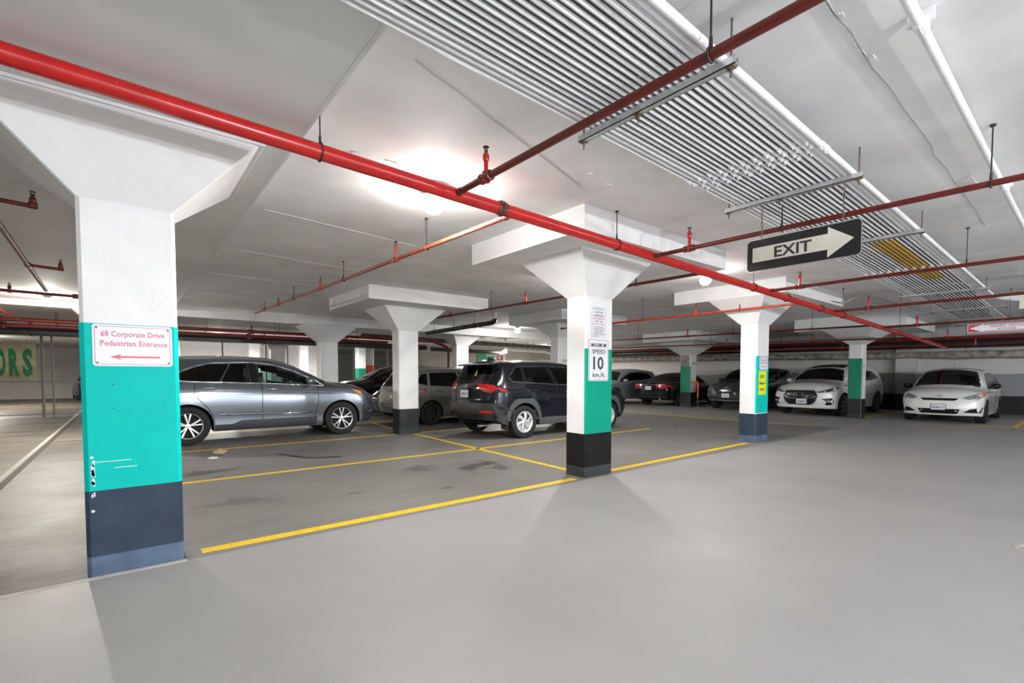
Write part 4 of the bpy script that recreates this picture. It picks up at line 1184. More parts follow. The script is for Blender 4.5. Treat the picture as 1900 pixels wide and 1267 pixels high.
def rav_common(c, dark=G_dark):
    c.both('rear_quarter_window',[(-1.70,1.27),(-1.62,1.185),(-1.32,1.165),(-1.32,1.485),(-1.46,1.475)],dark,off=.004,cut=True,frit=.012,r=.03)
    c.both('rear_door_window',[(-1.28,1.165),(-.44,1.125),(-.60,1.495),(-1.27,1.49)],G_mid if dark is G_dark else dark,off=.004,cut=True,frit=.012,r=.02)
    c.both('front_door_window',[(-.33,1.12),(.86,1.06),(.42,1.38),(.15,1.47),(-.5,1.50)],G_clear,off=.004,cut=True,frit=.012,r=.02)
    for ax in ('left','right'):
        c.path('window_trim',[(-1.70,1.27),(-1.63,1.175),(-.4,1.11),(.9,1.045)],ax,M_chrome,r=.006,off=.004)
        c.path('window_trim',[(-1.70,1.28),(-1.46,1.495),(-.5,1.515),(.16,1.485)],ax,M_smoke,r=.006,off=.004)
        for xx in ((-.40,1.12),):
            c.path('door_seam',[(-.38,1.10),(-.40,.5),(-.42,.30)],ax,M_gap,r=.005)
            c.path('door_seam',[(.78,1.03),(.80,.6),(.76,.30)],ax,M_gap,r=.005)
            c.path('door_seam',[(-1.32,1.15),(-1.35,.86)],ax,M_gap,r=.005)
        c.path('shoulder_crease',[(-1.20,.98),(-.98,.96),(-.78,.74),(-.60,.90),(.7,.86)],ax,c.paint,r=.012,off=-.004)
        c.patch('sill_cladding',[(-.93,.27),(.93,.27),(.93,.40),(-.75,.42),(-.93,.38)],ax,M_plasticlight,off=.014,r=.02)
        for xc in (-1.345,1.345):
            n=14; o=[];i=[]
            for k in range(n+1):
                a=pi*(0.03+0.94*k/n); 
                rx=.405; o.append((xc+.50*cos(a)*(1.0 if abs(cos(a))<.8 else .98),.338+.49*min(1.0,sin(a)*1.12))); i.append((xc+rx*cos(a),.338+rx*sin(a)))
            c.patch('arch_cladding',o+i[::-1],ax,M_plasticlight,off=.010,r=0,h=.08)
    c.handle(-1.02,.985,c.paint); c.handle(-.05,.955,c.paint)
    c.mirror(.68,1.075,c.paint)
    c.patch('windshield',[(-.58,.42),(0,.36),(.58,.42),(.76,1.0),(.4,1.12),(-.4,1.12),(-.76,1.0)],'top',G_mid,off=.004,cut=True,frit=.04,r=.05)
    c.patch('rear_window',[(-.64,1.18),(.64,1.18),(.54,1.49),(-.54,1.49)],'rear',G_dark,off=.004,cut=True,frit=.03,r=.05)
def rav_rear(c):
    for s in (1,-1):
        c.patch('tail_light',[(s*.36,1.135),(s*.62,1.13),(s*.90,1.10),(s*.90,.985),(s*.66,1.0),(s*.60,1.04),(s*.38,1.07)],'rear',M_redlens,off=.012,r=.015)
        c.patch('reversing_light',[(s*.38,1.075),(s*.60,1.045),(s*.64,1.0),(s*.40,1.03)],'rear',M_clear,off=.012,r=.01)
    for ax in ('left','right'):
        c.patch('tail_light',[(-2.32,1.115),(-1.98,1.055),(-1.995,1.035),(-2.15,.985),(-2.32,.965)],ax,M_redlens,off=.012,r=.01)
        c.patch('bumper_corner',[(-2.34,.74),(-2.20,.72),(-2.04,.57),(-1.80,.50),(-1.76,.30),(-2.34,.36)],ax,M_plastic,off=.014,r=.02)
    c.patch('rear_bumper',[(-.90,.37),(.90,.37),(.90,.74),(-.90,.74)],'rear',M_plastic,off=.014,r=.03)
    c.patch('bumper_step',[(-.55,.40),(.55,.40),(.62,.52),(-.62,.52)],'rear',M_trimblack,off=.02,r=.02)
    c.pair('rear_reflector',[(.55,.60),(.82,.60),(.82,.555),(.55,.555)],'rear',M_redlens,off=.02,r=.01)
    c.path('tailgate_line',[(-.5,1.03),(-.42,.80),(.42,.80),(.5,1.03)],'rear',M_gap,r=.006)
    p,n=c.cast('top',0,-1.95)
    mb=MB(); vs=[(-1.70,-.58,1.600),(-1.70,.58,1.600),(-2.07,.54,1.545),(-2.07,-.54,1.545),(-1.72,-.58,1.56),(-1.72,.58,1.56),(-2.06,.54,1.515),(-2.06,-.54,1.515)]
    mb.add(vs,[(0,1,2,3),(7,6,5,4),(0,4,5,1),(1,5,6,2),(2,6,7,3),(3,7,4,0)]); mb.build('roof_spoiler',c.paint,c.root,bevel=.01)
    mb=MB(); mb.add([(-1.40,0.03,1.63),(-1.65,0.035,1.615),(-1.40,-0.03,1.63),(-1.65,-0.035,1.615),(-1.61,0,1.71),(-1.55,0,1.695)],[(0,1,4,5),(2,5,4,3),(0,5,2),(1,3,4),(0,2,3,1)]); mb.build('roof_fin',M_trimblack,c.root)
    ex=MB(); ex.tube([(-2.05,-.55,.30),(-2.28,-.55,.29)],.035,10); ex.build('exhaust',M_chrome,c.root,smooth=60)
    for s in (1,-1):
        mb=MB(); mb.box(-1.80,-1.79,s*.80-.11,s*.80+.11,.20,.42); mb.build('mud_flap',M_plastic,c.root)
c=Car(RAV,'car','black SUV seen from behind with red tail lights, beside the maximum speed sign column',(7.825,8.46,0),0,paint_black)
c.interior((.25,-.7),.48,1.25,.72); rav_common(c); rav_rear(c)
c.plate('rear',.93,'CMNR 308',y0=0.02,off=.035); c.emblem('rear',1.085,'ovals',.13,y0=0.0,off=.012)
tg=c.patch('window_tag',[(-.10,1.38),(-.02,1.44),(-.07,1.30),(-.15,1.30)],'rear',mat('yellow_green_tag',(0.45,0.60,0.05),0.5),off=.006,r=.01,label='yellow-green tag in the rear window')
c.wheels('cover6',M_cover,rr=.225); c.finish_body()

# --- silver-grey hatchback between the two, seen from behind its right rear corner
HAT=dict(SUV); HAT.update(wb=2.60,xf=2.16,xr=-2.20,W=1.765,R=0.315,Ra=0.355,sill=.20,
    low=[(-2.2,.32),(-1.8,.25),(-.9,.19),(.9,.19),(1.7,.20),(2.16,.22)],
    belt=[(-2.2,1.0),(-1.6,1.02),(-.5,.97),(.9,.92),(1.3,.88),(1.75,.80),(2.16,.64)],
    top=[(-2.2,1.40),(-1.6,1.51),(-.5,1.555),(.1,1.54),(.5,1.44),(1.05,1.15),(1.42,1.0),(1.7,.93),(2.0,.83),(2.16,.72)],
    plan=[(-2.2,.82),(-1.7,.87),(-1,.882),(1.2,.882),(1.7,.87),(2.16,.80)],
    nose=[(.2,.10),(.4,.0),(.62,.03),(.74,.12)], tail=[(.3,.08),(.5,0),(.9,.05),(1.0,.10),(1.4,.46)],cf=.34,cr=.20,tumble=.36)
def hat_common(c, glass=G_dark, front=G_mid):
    c.both('rear_quarter_window',[(-1.72,1.12),(-1.40,1.045),(-1.36,1.36),(-1.52,1.34)],glass,off=.004,cut=True,frit=.012,r=.02)
    c.both('rear_door_window',[(-1.32,1.04),(-.36,1.0),(-.44,1.40),(-1.28,1.375)],glass,off=.004,cut=True,frit=.012,r=.02)
    c.both('front_door_window',[(-.28,.995),(.86,.94),(.46,1.23),(.14,1.36),(-.36,1.40)],front,off=.004,cut=True,frit=.012,r=.02)
    for ax in ('left','right'):
        c.path('door_seam',[(-.32,.98),(-.34,.5),(-.36,.24)],ax,M_gap,r=.005)
        c.path('door_seam',[(.74,.92),(.76,.5),(.72,.24)],ax,M_gap,r=.005)
        c.path('door_seam',[(-1.32,1.02),(-1.30,.70)],ax,M_gap,r=.005)
    c.handle(-1.08,.90,c.paint); c.handle(-.08,.87,c.paint)
    c.patch('windshield',[(-.56,.42),(0,.36),(.56,.42),(.72,1.12),(.4,1.27),(-.4,1.27),(-.72,1.12)],'top',front,off=.004,cut=True,frit=.04,r=.05)
    c.patch('rear_window',[(-.60,1.02),(.60,1.02),(.50,1.34),(-.50,1.34)],'rear',G_dark,off=.004,cut=True,frit=.03,r=.05)
c=Car(HAT,'car','silver grey hatchback behind the plain white column, right rear corner showing',(7.62,12.0,0),0,paint_silver)
hat_common(c); c.mirror(.68,.93,paint_silver)
for ax in ('left','right'):
    c.patch('tail_light',[(-2.20,.98),(-2.02,.96),(-2.06,.66),(-2.20,.64)],ax,M_redlens,off=.010,r=.03)
    c.patch('tail_lamp_lens',[(-2.17,.90),(-2.06,.89),(-2.08,.72),(-2.17,.71)],ax,M_clear,off=.016,r=.03)
for s in (1,-1):
    c.patch('tail_light',[(s*.62,.96),(s*.86,.95),(s*.86,.66),(s*.66,.70)],'rear',M_redlens,off=.010,r=.03)
c.path('bumper_line',[(-.86,.58),(0,.55),(.86,.58)],'rear',M_gap,r=.006)
c.wheels('steel',M_steelblack,rr=.205); c.finish_body()

# --- two black cars further back facing left
c=Car(HAT,'car','black car with a slim amber-tipped headlight behind the silver hatchback tail',(8.12,14.02,0),pi,paint_black2)
hat_common(c); c.mirror(.68,.93,paint_black2)
for ax in ('left','right'):
    c.patch('headlight',[(1.45,.80),(1.72,.77),(2.05,.66),(2.0,.62),(1.75,.67)],ax,M_smoke,off=.008,r=.015)
    c.patch('turn_signal',[(1.46,.795),(1.60,.77),(1.75,.68),(1.70,.675)],ax,M_amber,off=.012,r=.01)
c.pair('fog_lamp',[(.60,.36),(.70,.36),(.66,.48)],'front',M_clear,off=.012,r=.01)
c.wheels('five',M_alloy,rr=.215); c.finish_body()
S=dict(SUV); S.update(R=.36)
c=Car(S,'car','black SUV at the back, its sloping windscreen showing left of the plain white column',(8.05,17.1,0),pi,paint_black2)
c.both('front_door_window',[(-.19,1.16),(.66,1.115),(.98,1.10),(.84,1.20),(.44,1.385),(.10,1.495),(-.24,1.545)],G_dark,off=.004,cut=True,frit=.012,r=.02)
c.both('rear_door_window',[(-.95,1.19),(-.30,1.165),(-.30,1.55),(-.80,1.54)],G_dark,off=.004,cut=True,frit=.012,r=.02)
c.patch('windshield',[(-.60,.52),(0,.46),(.60,.52),(.78,1.10),(.4,1.23),(-.4,1.23),(-.78,1.10)],'top',G_mid,off=.004,cut=True,frit=.04,r=.05)
c.mirror(.80,1.13,paint_black2); c.wheels('five',M_alloy); c.finish_body()

# --- pale blue-silver SUV at the back right of the speed sign column
S=dict(SUV); S.update(wb=2.67,xf=2.2,xr=-2.25,W=1.85,low=[(-2.25,.40),(-1.9,.30),(-1.0,.235),(.9,.235),(1.8,.25),(2.2,.27)],
    belt=[(-2.25,1.10),(-1.8,1.14),(-1.2,1.10),(0,1.04),(1.04,.99),(1.49,.94),(1.8,.88),(2.2,.72)],
    top=[(-2.25,1.50),(-1.6,1.60),(-.7,1.645),(0,1.63),(.38,1.54),(.8,1.33),(1.15,1.13),(1.3,1.08),(1.7,1.0),(2.0,.91),(2.2,.80)],
    plan=[(-2.25,.84),(-1.8,.91),(-1,.925),(1.2,.925),(1.8,.91),(2.2,.84)],R=.35,Ra=.40)
c=Car(S,'car','pale blue-silver SUV at the back, beside the black sedan and right of the speed sign',(18.6,14.75,0),pi,paint_blue)
c.both('side_window',[(-1.62,1.20),(-.9,1.13),(.95,1.03),(.80,1.15),(.42,1.33),(.05,1.44),(-.6,1.48),(-1.25,1.42)],G_dark,off=.004,cut=True,frit=.012,r=.03,trim=M_chrome,trim_r=.01)
c.patch('windshield',[(-.58,.50),(0,.44),(.58,.50),(.74,1.02),(.4,1.14),(-.4,1.14),(-.74,1.02)],'top',G_mid,off=.004,cut=True,frit=.04,r=.05)
c.mirror(.72,1.03,paint_blue)
for ax in ('left','right'): c.patch('headlight',[(1.62,.90),(1.95,.82),(2.1,.74),(1.95,.72),(1.75,.78)],ax,M_smoke,off=.008,r=.015)
for ax in ('left','right'):
    for xc in (-1.335,1.335):
        o=[];i=[]
        for k in range(15):
            a=pi*(0.03+0.94*k/14); o.append((xc+.46*cos(a),.343+.46*sin(a))); i.append((xc+.405*cos(a),.343+.405*sin(a)))
        c.patch('arch_cladding',o+i[::-1],ax,M_plastic,off=.012,r=0,h=.08)
c.interior((.25,-.7),.46,1.20,.72); c.wheels('five',M_alloy); c.finish_body()

# --- black sedan seen from behind
SED=dict(SUV); SED.update(wb=2.80,xf=2.34,xr=-2.46,W=1.84,R=.325,Ra=.37,sill=.2,
    low=[(-2.46,.34),(-2.0,.26),(-1.0,.195),(.95,.195),(1.9,.21),(2.34,.24)],
    belt=[(-2.46,.93),(-1.9,.96),(-1.2,.95),(0,.92),(1.0,.89),(1.5,.85),(1.9,.78),(2.34,.64)],
    top=[(-2.46,1.02),(-2.1,1.075),(-1.75,1.10),(-1.1,1.34),(-.6,1.44),(-.1,1.46),(.25,1.42),(.7,1.24),(1.2,1.02),(1.4,.975),(1.9,.87),(2.34,.70)],
    plan=[(-2.46,.84),(-1.9,.905),(-1,.92),(1.2,.92),(1.9,.90),(2.34,.82)],
    nose=[(.2,.10),(.4,.0),(.62,.03),(.74,.12)], tail=[(.3,.12),(.45,.02),(.7,.0),(.95,.03),(1.05,.08)],cf=.32,cr=.22,tumble=.42)
c=Car(SED,'car','black sedan seen from behind, red lamps joined by chrome, left of the orange bollard',(20.1,12.35,0),0,paint_black2)
c.both('side_window',[(-1.55,1.02),(-.9,.985),(.95,.935),(.55,1.14),(.2,1.29),(-.3,1.345),(-.9,1.28)],G_dark,off=.004,cut=True,frit=.012,r=.03,trim=M_chrome,trim_r=.008)
c.patch('rear_window',[(-.62,-1.68),(0,-1.74),(.62,-1.68),(.50,-.95),(0,-.88),(-.50,-.95)],'top',G_dark,off=.004,cut=True,frit=.03,r=.05)
for s in (1,-1):
    c.patch('tail_light',[(s*.30,.93),(s*.55,.95),(s*.90,.93),(s*.90,.80),(s*.55,.78),(s*.38,.86)],'rear',M_redlens,off=.010,r=.02)
    c.patch('reversing_light',[(s*.34,.925),(s*.60,.94),(s*.80,.925),(s*.60,.90)],'rear',M_clear,off=.016,r=.01)
for ax in ('left','right'): c.patch('tail_light',[(-2.46,.93),(-2.10,.90),(-2.14,.84),(-2.46,.80)],ax,M_redlens,off=.010,r=.02)
c.path('chrome_strip',[(-.34,.915),(0,.925),(.34,.915)],'rear',M_chrome,r=.010,off=.006)
c.path('bumper_chrome',[(-.80,.40),(0,.37),(.80,.40)],'rear',M_smoke,r=.012,off=.006)
c.plate('rear',.78,'BXJL 742',off=.02); c.emblem('rear',1.005,'oval',.15)
ex=MB(); ex.tube([(-2.3,-.55,.30),(-2.44,-.55,.30)],.045,12); ex.build('exhaust',M_chrome,c.root,smooth=60)
c.wheels('ten',M_alloy); c.finish_body()

# --- dark grey SUV facing the aisle
S=dict(RAV)
c=Car(S,'car','dark grey SUV facing the aisle behind the yellow slow sign column',(19.95,8.95,0),pi,paint_dgrey)
c.interior((.25,-.7),.48,1.25,.72); rav_common(c)
c.patch('grille',[(-.42,.60),(.42,.60),(.50,.76),(.40,.82),(-.40,.82),(-.50,.76)],'front',M_trimblack,off=.008,r=.02)
c.patch('lower_grille',[(-.62,.40),(.62,.40),(.56,.57),(-.56,.57)],'front',M_plastic,off=.010,r=.03)
c.path('grille_bar',[(-.52,.80),(-.25,.82),(0,.80),(.25,.82),(.52,.80)],'front',M_smoke,r=.010,off=.012)
c.path('bumper_bar',[(-.62,.385),(0,.37),(.62,.385)],'front',M_chrome,r=.010,off=.014)
for s in (1,-1):
    c.patch('headlight',[(s*.50,.86),(s*.74,.90),(s*.88,.93),(s*.88,.84),(s*.60,.79)],'front',M_smoke,off=.012,r=.02)
    c.patch('fog_lamp',[(s*.70,.52),(s*.80,.52),(s*.80,.60),(s*.70,.60)],'front',M_clear,off=.012,r=.03)
c.plate('front',.56,'CKTD 691',off=.035); c.emblem('front',.83,'ovals',.17,off=.02)
c.wheels('five',M_alloy); c.finish_body()

# --- white SUV with the big dark grille
S=dict(SUV); S.update(wb=2.80,xf=2.33,xr=-2.36,W=1.90,R=.365,Ra=.41,low=[(-2.36,.42),(-2.0,.32),(-1.0,.235),(.9,.235),(1.9,.24),(2.33,.25)],
    belt=[(-2.36,1.10),(-1.9,1.15),(-1.27,1.12),(0,1.06),(1.04,1.03),(1.49,.99),(1.9,.91),(2.33,.76)],
    top=[(-2.36,1.54),(-1.7,1.66),(-.7,1.72),(0,1.70),(.38,1.60),(.8,1.39),(1.15,1.185),(1.3,1.15),(1.8,1.08),(2.1,.99),(2.33,.86)],cf=.30)
c=Car(S,'car','white SUV with a big dark mesh grille, beside the dark green column',(19.6,6.08,0),pi-0.075,paint_white)
c.interior((.28,-.72),.48,1.26,.76)
c.both('side_window',[(-1.65,1.22),(-.9,1.155),(.98,1.075),(.82,1.19),(.44,1.365),(.08,1.475),(-.6,1.51),(-1.25,1.45)],G_dark,off=.004,cut=True,frit=.012,r=.03,trim=M_chrome,trim_r=.008)
c.patch('windshield',[(-.60,.50),(0,.44),(.60,.50),(.78,1.04),(.4,1.16),(-.4,1.16),(-.78,1.04)],'top',G_mid,off=.004,cut=True,frit=.05,r=.05)
c.patch('roof_glass',[(-.52,-.2),(.52,-.2),(.54,.36),(-.54,.36)],'top',M_trimblack,off=.004,r=.05)
c.mirror(.74,1.08,paint_white)
g=c.patch('grille',[(-.34,.37),(.34,.37),(.47,.47),(.54,.65),(.45,.83),(-.45,.83),(-.54,.65),(-.47,.47)],'front',M_trimblack,off=.010,r=.04,trim=M_chrome,trim_r=.012,trim_name='grille_surround')
c.path('grille_bar',[(-.50,.63),(-.30,.575),(0,.56),(.30,.575),(.50,.63)],'front',M_chrome,r=.014,off=.022,parent=g)
for k in range(-8,9):
    if abs(k)>1: c.path('grille_vane',[(k*.048,.62),(k*.05,.70),(k*.046,.77)],'front',M_smoke,r=.006,off=.014,parent=g)
for s in (1,-1):
    c.patch('headlight',[(s*.46,.79),(s*.62,.815),(s*.90,.93),(s*.93,.89),(s*.80,.78),(s*.56,.755)],'front',M_smoke,off=.012,r=.015)
    c.patch('air_intake',[(s*.62,.56),(s*.86,.60),(s*.90,.50),(s*.86,.38),(s*.70,.36),(s*.76,.48)],'front',M_trimblack,off=.010,r=.02)
    c.patch('fog_lamp',[(s*.76,.46),(s*.84,.46),(s*.84,.52),(s*.76,.52)],'front',M_clear,off=.016,r=.03)
for ax in ('left','right'): c.patch('headlight',[(1.72,.955),(1.96,.90),(2.10,.84),(2.0,.80),(1.84,.86)],ax,M_smoke,off=.010,r=.015)
for ax in ('left','right'): c.patch('fender_vent',[(1.12,1.0),(1.36,.99),(1.34,.96),(1.16,.965)],ax,M_trimblack,off=.008,r=.01)
c.path('lower_lip',[(-.80,.32),(-.4,.29),(.4,.29),(.80,.32)],'front',paint_white,r=.022,off=.004)
c.plate('front',.475,'CPKM 217',y0=0.08,w=.32,h=.16,off=.04); c.emblem('front',.70,'road',.19,off=.022)
mb=MB(); mb.sphere((.82,0.05,1.17),.035,10,8); mb.tube([(.78,.05,1.40),(.82,.05,1.20)],.004,5); mb.build('hanging_ornament',mat('white_ornament',(.8,.78,.74),.5),c.root,smooth=60)
c.wheels('five',M_smoke); c.finish_body()

# --- white hatchback at the right
S=dict(HAT)
c=Car(S,'car','white hatchback with black mirrors alone at the right, facing the aisle',(19.62,2.82,0),pi,paint_white)
c.interior((.28,-.72),.42,1.14,.80)
hat_common(c,G_dark,G_mid); c.mirror(.72,.95,M_trimblack)
c.patch('grille',[(-.40,.685),(.40,.685),(.33,.625),(-.33,.625)],'front',M_trimblack,off=.008,r=.012)
c.patch('lower_grille',[(-.44,.40),(.44,.40),(.38,.27),(-.38,.27)],'front',M_trimblack,off=.008,r=.02)
for s in (1,-1):
    c.patch('headlight',[(s*.47,.685),(s*.62,.765),(s*.86,.85),(s*.90,.80),(s*.84,.71),(s*.60,.655)],'front',M_clear,off=.010,r=.02)
    c.patch('turn_signal',[(s*.80,.825),(s*.87,.845),(s*.89,.80),(s*.86,.755),(s*.80,.76)],'front',M_amber,off=.014,r=.02)
    c.patch('fog_recess',[(s*.50,.315),(s*.62,.40),(s*.86,.45),(s*.87,.34),(s*.80,.30)],'front',M_trimblack,off=.008,r=.015)
for ax in ('left','right'): c.patch('headlight',[(1.60,.825),(1.78,.80),(1.98,.72),(1.9,.68),(1.70,.74)],ax,M_clear,off=.008,r=.02)
c.plate('front',.445,'BKNM 517',y0=0.0,off=.02,border=M_trimblack); c.emblem('front',.725,'ovals',.15,off=.012)
an=MB(); an.tube([(.10,-.0,1.53),(.0,0,1.70)],.004,6); an.build('antenna',M_trimblack,c.root)
c.wheels('steel',M_steelblack); c.finish_body()

# --- dark cars far beyond the fence
for (x,y,rz,lab) in ((-1.2,36.0,-pi/2+.1,'dark car with red lamps far beyond the fence, left of the fence post'),(2.2,35.4,-pi/2,'dark car far beyond the fence, just left of the green entrance column')):
    c=Car(SED,'car',lab,(x,y,0),rz+pi,paint_black2)
    c.patch('rear_window',[(-.62,-1.68),(0,-1.74),(.62,-1.68),(.50,-.95),(0,-.88),(-.50,-.95)],'top',G_dark,off=.004,r=.05)
    c.pair('tail_light',[(.45,.93),(.88,.92),(.88,.80),(.5,.80)],'rear',M_redlens,off=.010,r=.02)
    c.wheels('five',M_alloy); c.finish_body()
# ------------------------------------------------------------------ signs
def sign_frame(name, label, loc, rz, w, h, r, face, border=None, bw=0.012, th=0.004, back=None, cat='sign', group=None):
    """local frame: x to the right of the reader, z up, face towards -y; origin at the sign's centre"""
    t = thing(name, label, cat, loc, rz, group)
    mb = MB(); plate_mb(mb, round_rect(-w/2,w/2,-h/2,h/2,r), 0, th); mb.build('panel', face, t)
    if border:
        i = 0.010; mb = MB()
        o = round_rect(-w/2+i,w/2-i,-h/2+i,h/2-i,max(0.004,r-i*0.5)); q = round_rect(-w/2+i+bw,w/2-i-bw,-h/2+i+bw,h/2-i-bw,max(0.003,r-i*0.5-bw))
        n=len(o); vs=[(p[0],-0.001,p[1]) for p in o]+[(p[0],-0.001,p[1]) for p in q]
        mb.add(vs,[(k,(k+1)%n,n+(k+1)%n,n+k) for k in range(n)]); mb.build('border', border, t)
    return t
def letter(t, name, lines, m, bold=0.0):
    mb = MB()
    for (txt,x,z,h,w) in lines: text_mb(mb, txt, x, z, h, w, None, bold)
    return mb.build(name, m, t)
def screws(t, pts, r=0.006):
    for (x,z) in pts:
        mb = MB(); mb.lathe([(r,0),(r*0.8,0.003),(0,0.004)],10,Matrix.Translation((x,-0.0005,z)) @ Matrix.Rotation(pi/2,4,'X')); mb.build('screw', M_bolt, t)
M_pinktext = mat('faded_red_lettering', (0.62,0.17,0.23), 0.5, var=0.12, scale=30)
def entrance_sign(label, loc, w, h):
    t = sign_frame('entrance_sign', label, loc, 0, w, h, 0.018, M_signwhite, M_pinktext, 0.0035)
    k = w/0.42
    letter(t,'lettering',[('68 Corporate Drive',0.0,0.077*k,0.036*k,0.335*k),('Pedestrian Entrance',0.006*k,0.015*k,0.036*k,0.355*k)],M_pinktext,0.016)
    mb = MB(); z=-0.075*k
    plate_mb(mb,[(-0.125*k,z),(-0.06*k,z+0.020*k),(-0.078*k,z+0.006*k),(0.14*k,z+0.006*k),(0.14*k,z-0.006*k),(-0.078*k,z-0.006*k),(-0.06*k,z-0.020*k)],-0.0015,0.0)
    mb.build('arrow', mat('arrow_red',(0.68,0.10,0.13),0.45,var=0.1,scale=20), t)
    screws(t,[(-w/2+0.022,h/2-0.022),(w/2-0.022,h/2-0.022),(-w/2+0.022,-h/2+0.022),(w/2-0.022,-h/2+0.022)])
    return t
entrance_sign('white pedestrian entrance sign with red arrow on the near green column',(0.062,4.0505,1.498),0.415,0.268)
M_bolthole = M_bolt
for (x,z) in ((-0.05,1.245),(-0.052,1.09)):
    mb = MB(); mb.lathe([(0.005,0),(0.004,0.004),(0,0.005)],8,Matrix.Translation((x-0.05,4.057-4.24,z)) @ Matrix.Rotation(pi/2,4,'X')); mb.build('anchor_bolt', M_bolt, colA)
# paint chips on the edge of the near column
random.seed(11)
for k in range(15):
    z = random.choice([random.uniform(0.66,0.80),random.uniform(0.40,0.66)]); s = random.uniform(0.004,0.011)
    cx_ = -0.168+random.uniform(-0.002,0.010)
    pl=[(cx_-0.05+s*random.uniform(.75,1)*cos(a), z+s*(2.2 if k%3 else 0.9)*random.uniform(.85,1.1)*sin(a)) for a in [q*pi/5 for q in range(10)]]
    mb = MB(); plate_mb(mb,pl,4.0556-4.24,4.0572-4.24); mb.build('paint_chip', M_chip, colA)
for (x0,x1,z) in ((-0.17,0.03,0.745),(-0.06,0.06,0.70)):
    mb=MB(); mb.box(x0-0.05,x1-0.05,4.0562-4.24,4.06-4.24,z-0.002,z+0.002); mb.build('paint_scratch', M_chip, colA)

t = sign_frame('parking_sign','tall white visitor parking notice on the column above the speed sign',(4.76,4.0905,1.985),0,0.265,0.40,0.012,M_signwhite,M_text,0.0025)
letter(t,'black_lettering',[('PRIVATE PROPERTY',0,0.168,0.012,0.20),('VISITOR',0,0.128,0.026,0.155),('PARKING',0,0.086,0.026,0.175),('2 A.M. - 7 A.M.',0,0.014,0.020,0.155),
    ('UNAUTHORIZED',0,-0.058,0.014,0.18),('VEHICLES WILL BE',0,-0.081,0.014,0.20),('TAGGED AND/OR',0,-0.104,0.014,0.19),('TOWED AWAY AT',0,-0.127,0.014,0.19),("OWNER'S EXPENSE",0,-0.150,0.014,0.205)],M_text,0.01)
letter(t,'red_lettering',[('NO PARKING',0,0.048,0.022,0.20),('EXCEPT BY PERMIT',0,-0.022,0.020,0.21)],M_pinktext,0.012)
mb=MB(); mb.box(-0.105,0.0,-0.0012,0,-0.178,-0.170); mb.build('red_bar',M_signred,t); screws(t,[(0,0.188)],0.005)
t = sign_frame('speed_sign','white maximum speed 10 km/h sign on the green column',(4.762,4.0895,1.503),0,0.385,0.535,0.022,M_signwhite,M_text,0.004)
letter(t,'lettering',[('MAXIMUM',0,0.193,0.052,0.285),('SPEED',0,0.110,0.056,0.255),('km./h.',0.008,-0.188,0.060,0.25)],M_text,0.012)
letter(t,'speed_number',[('10',-0.006,-0.035,0.165,0.20)],M_text,0.02); screws(t,[(0,0.252),(0.005,-0.252)],0.005)
entrance_sign('small white pedestrian entrance sign at the top of the slow sign column',(9.78,4.1905,1.545),0.36,0.25)
t = sign_frame('slow_sign','yellow slow sign on the blue-green column right of the speed sign column',(9.735,4.189,1.165),0,0.33,0.47,0.012,M_signyellow,mat('sign_olive_line',(0.30,0.33,0.01),0.5),0.004)
letter(t,'lettering',[('SLOW',-0.02,0.125,0.062,0.18),('Maximum',-0.01,-0.005,0.045,0.23),('10 km/h',-0.015,-0.125,0.050,0.19)],M_text,0.03)

# EXIT sign hung on chains from the second strut, facing the camera's end of the aisle
t = sign_frame('exit_sign','long black and cream EXIT arrow sign hung on chains under the conduits',(4.42,1.625,2.372),-pi/2,0.875,0.285,0.035,M_signblack,None)
mb=MB(); o=round_rect(-.4375,.4375,-.1425,.1425,.035); q=round_rect(-.4305,.4305,-.1355,.1355,.03); n=len(o)
vs=[(p[0],-0.001,p[1]) for p in o]+[(p[0],-0.001,p[1]) for p in q]; mb.add(vs,[(k,(k+1)%n,n+(k+1)%n,n+k) for k in range(n)]); mb.build('border',M_zinc,t)
mb=MB(); plate_mb(mb,[(-.385,-.058),(-.385,.068),(.205,.068),(.205,.122),(.385,.0),(.205,-.122),(.205,-.058)],-0.002,0); mb.build('arrow',M_signcream,t)
mb=MB(); text_mb(mb,'EXIT',-.055,.006,.092,.29,Matrix.Translation((0,-0.0015,0)),0.022); mb.build('lettering',M_text,t)
for x in (-.31,.31):
    ch=MB()
    for k in range(9):
        z0=.1425+.012+k*.036
        if z0>0.44: break
        pts=[(x+(.007*cos(a) if k%2 else 0), 0.002+(0 if k%2 else .007*cos(a)), z0+.022*sin(a)) for a in [2*pi*j/10 for j in range(10)]]
        ch.tube(pts,.0028,5,closed=True)
    ch.build('chain',M_rust,t,kind='stuff')
    screws(t,[(x,.128)],.006)

t = sign_frame('arrow_sign','red sign with white left arrow for the resident visitors entrance, at right',(11.7,1.02,2.137),-pi/2,1.02,0.150,0.006,M_signred,None)
mb=MB(); o=round_rect(-.51,.51,-.075,.075,.006); q=round_rect(-.502,.502,-.067,.067,.004); n=len(o)
mb.add([(p[0],-0.001,p[1]) for p in o]+[(p[0],-0.001,p[1]) for p in q],[(k,(k+1)%n,n+(k+1)%n,n+k) for k in range(n)]); mb.build('border',M_signwhite,t)
mb=MB(); plate_mb(mb,[(-.485,0),(-.31,.066),(-.31,.052),(.49,.052),(.49,-.052),(-.31,-.052),(-.31,-.066)],-0.002,0); mb.build('arrow',M_signwhite,t)
mb=MB(); text_mb(mb,'RESIDENT  VISITORS',-.02,.024,.032,.40,Matrix.Translation((0,-0.0015,0)),0.01); text_mb(mb,'ENTRANCE',-.02,-.024,.032,.22,Matrix.Translation((0,-0.0015,0)),0.01); mb.build('lettering',mat('lettering_maroon',(0.30,0.08,0.08),0.5,var=0.1,scale=20),t)
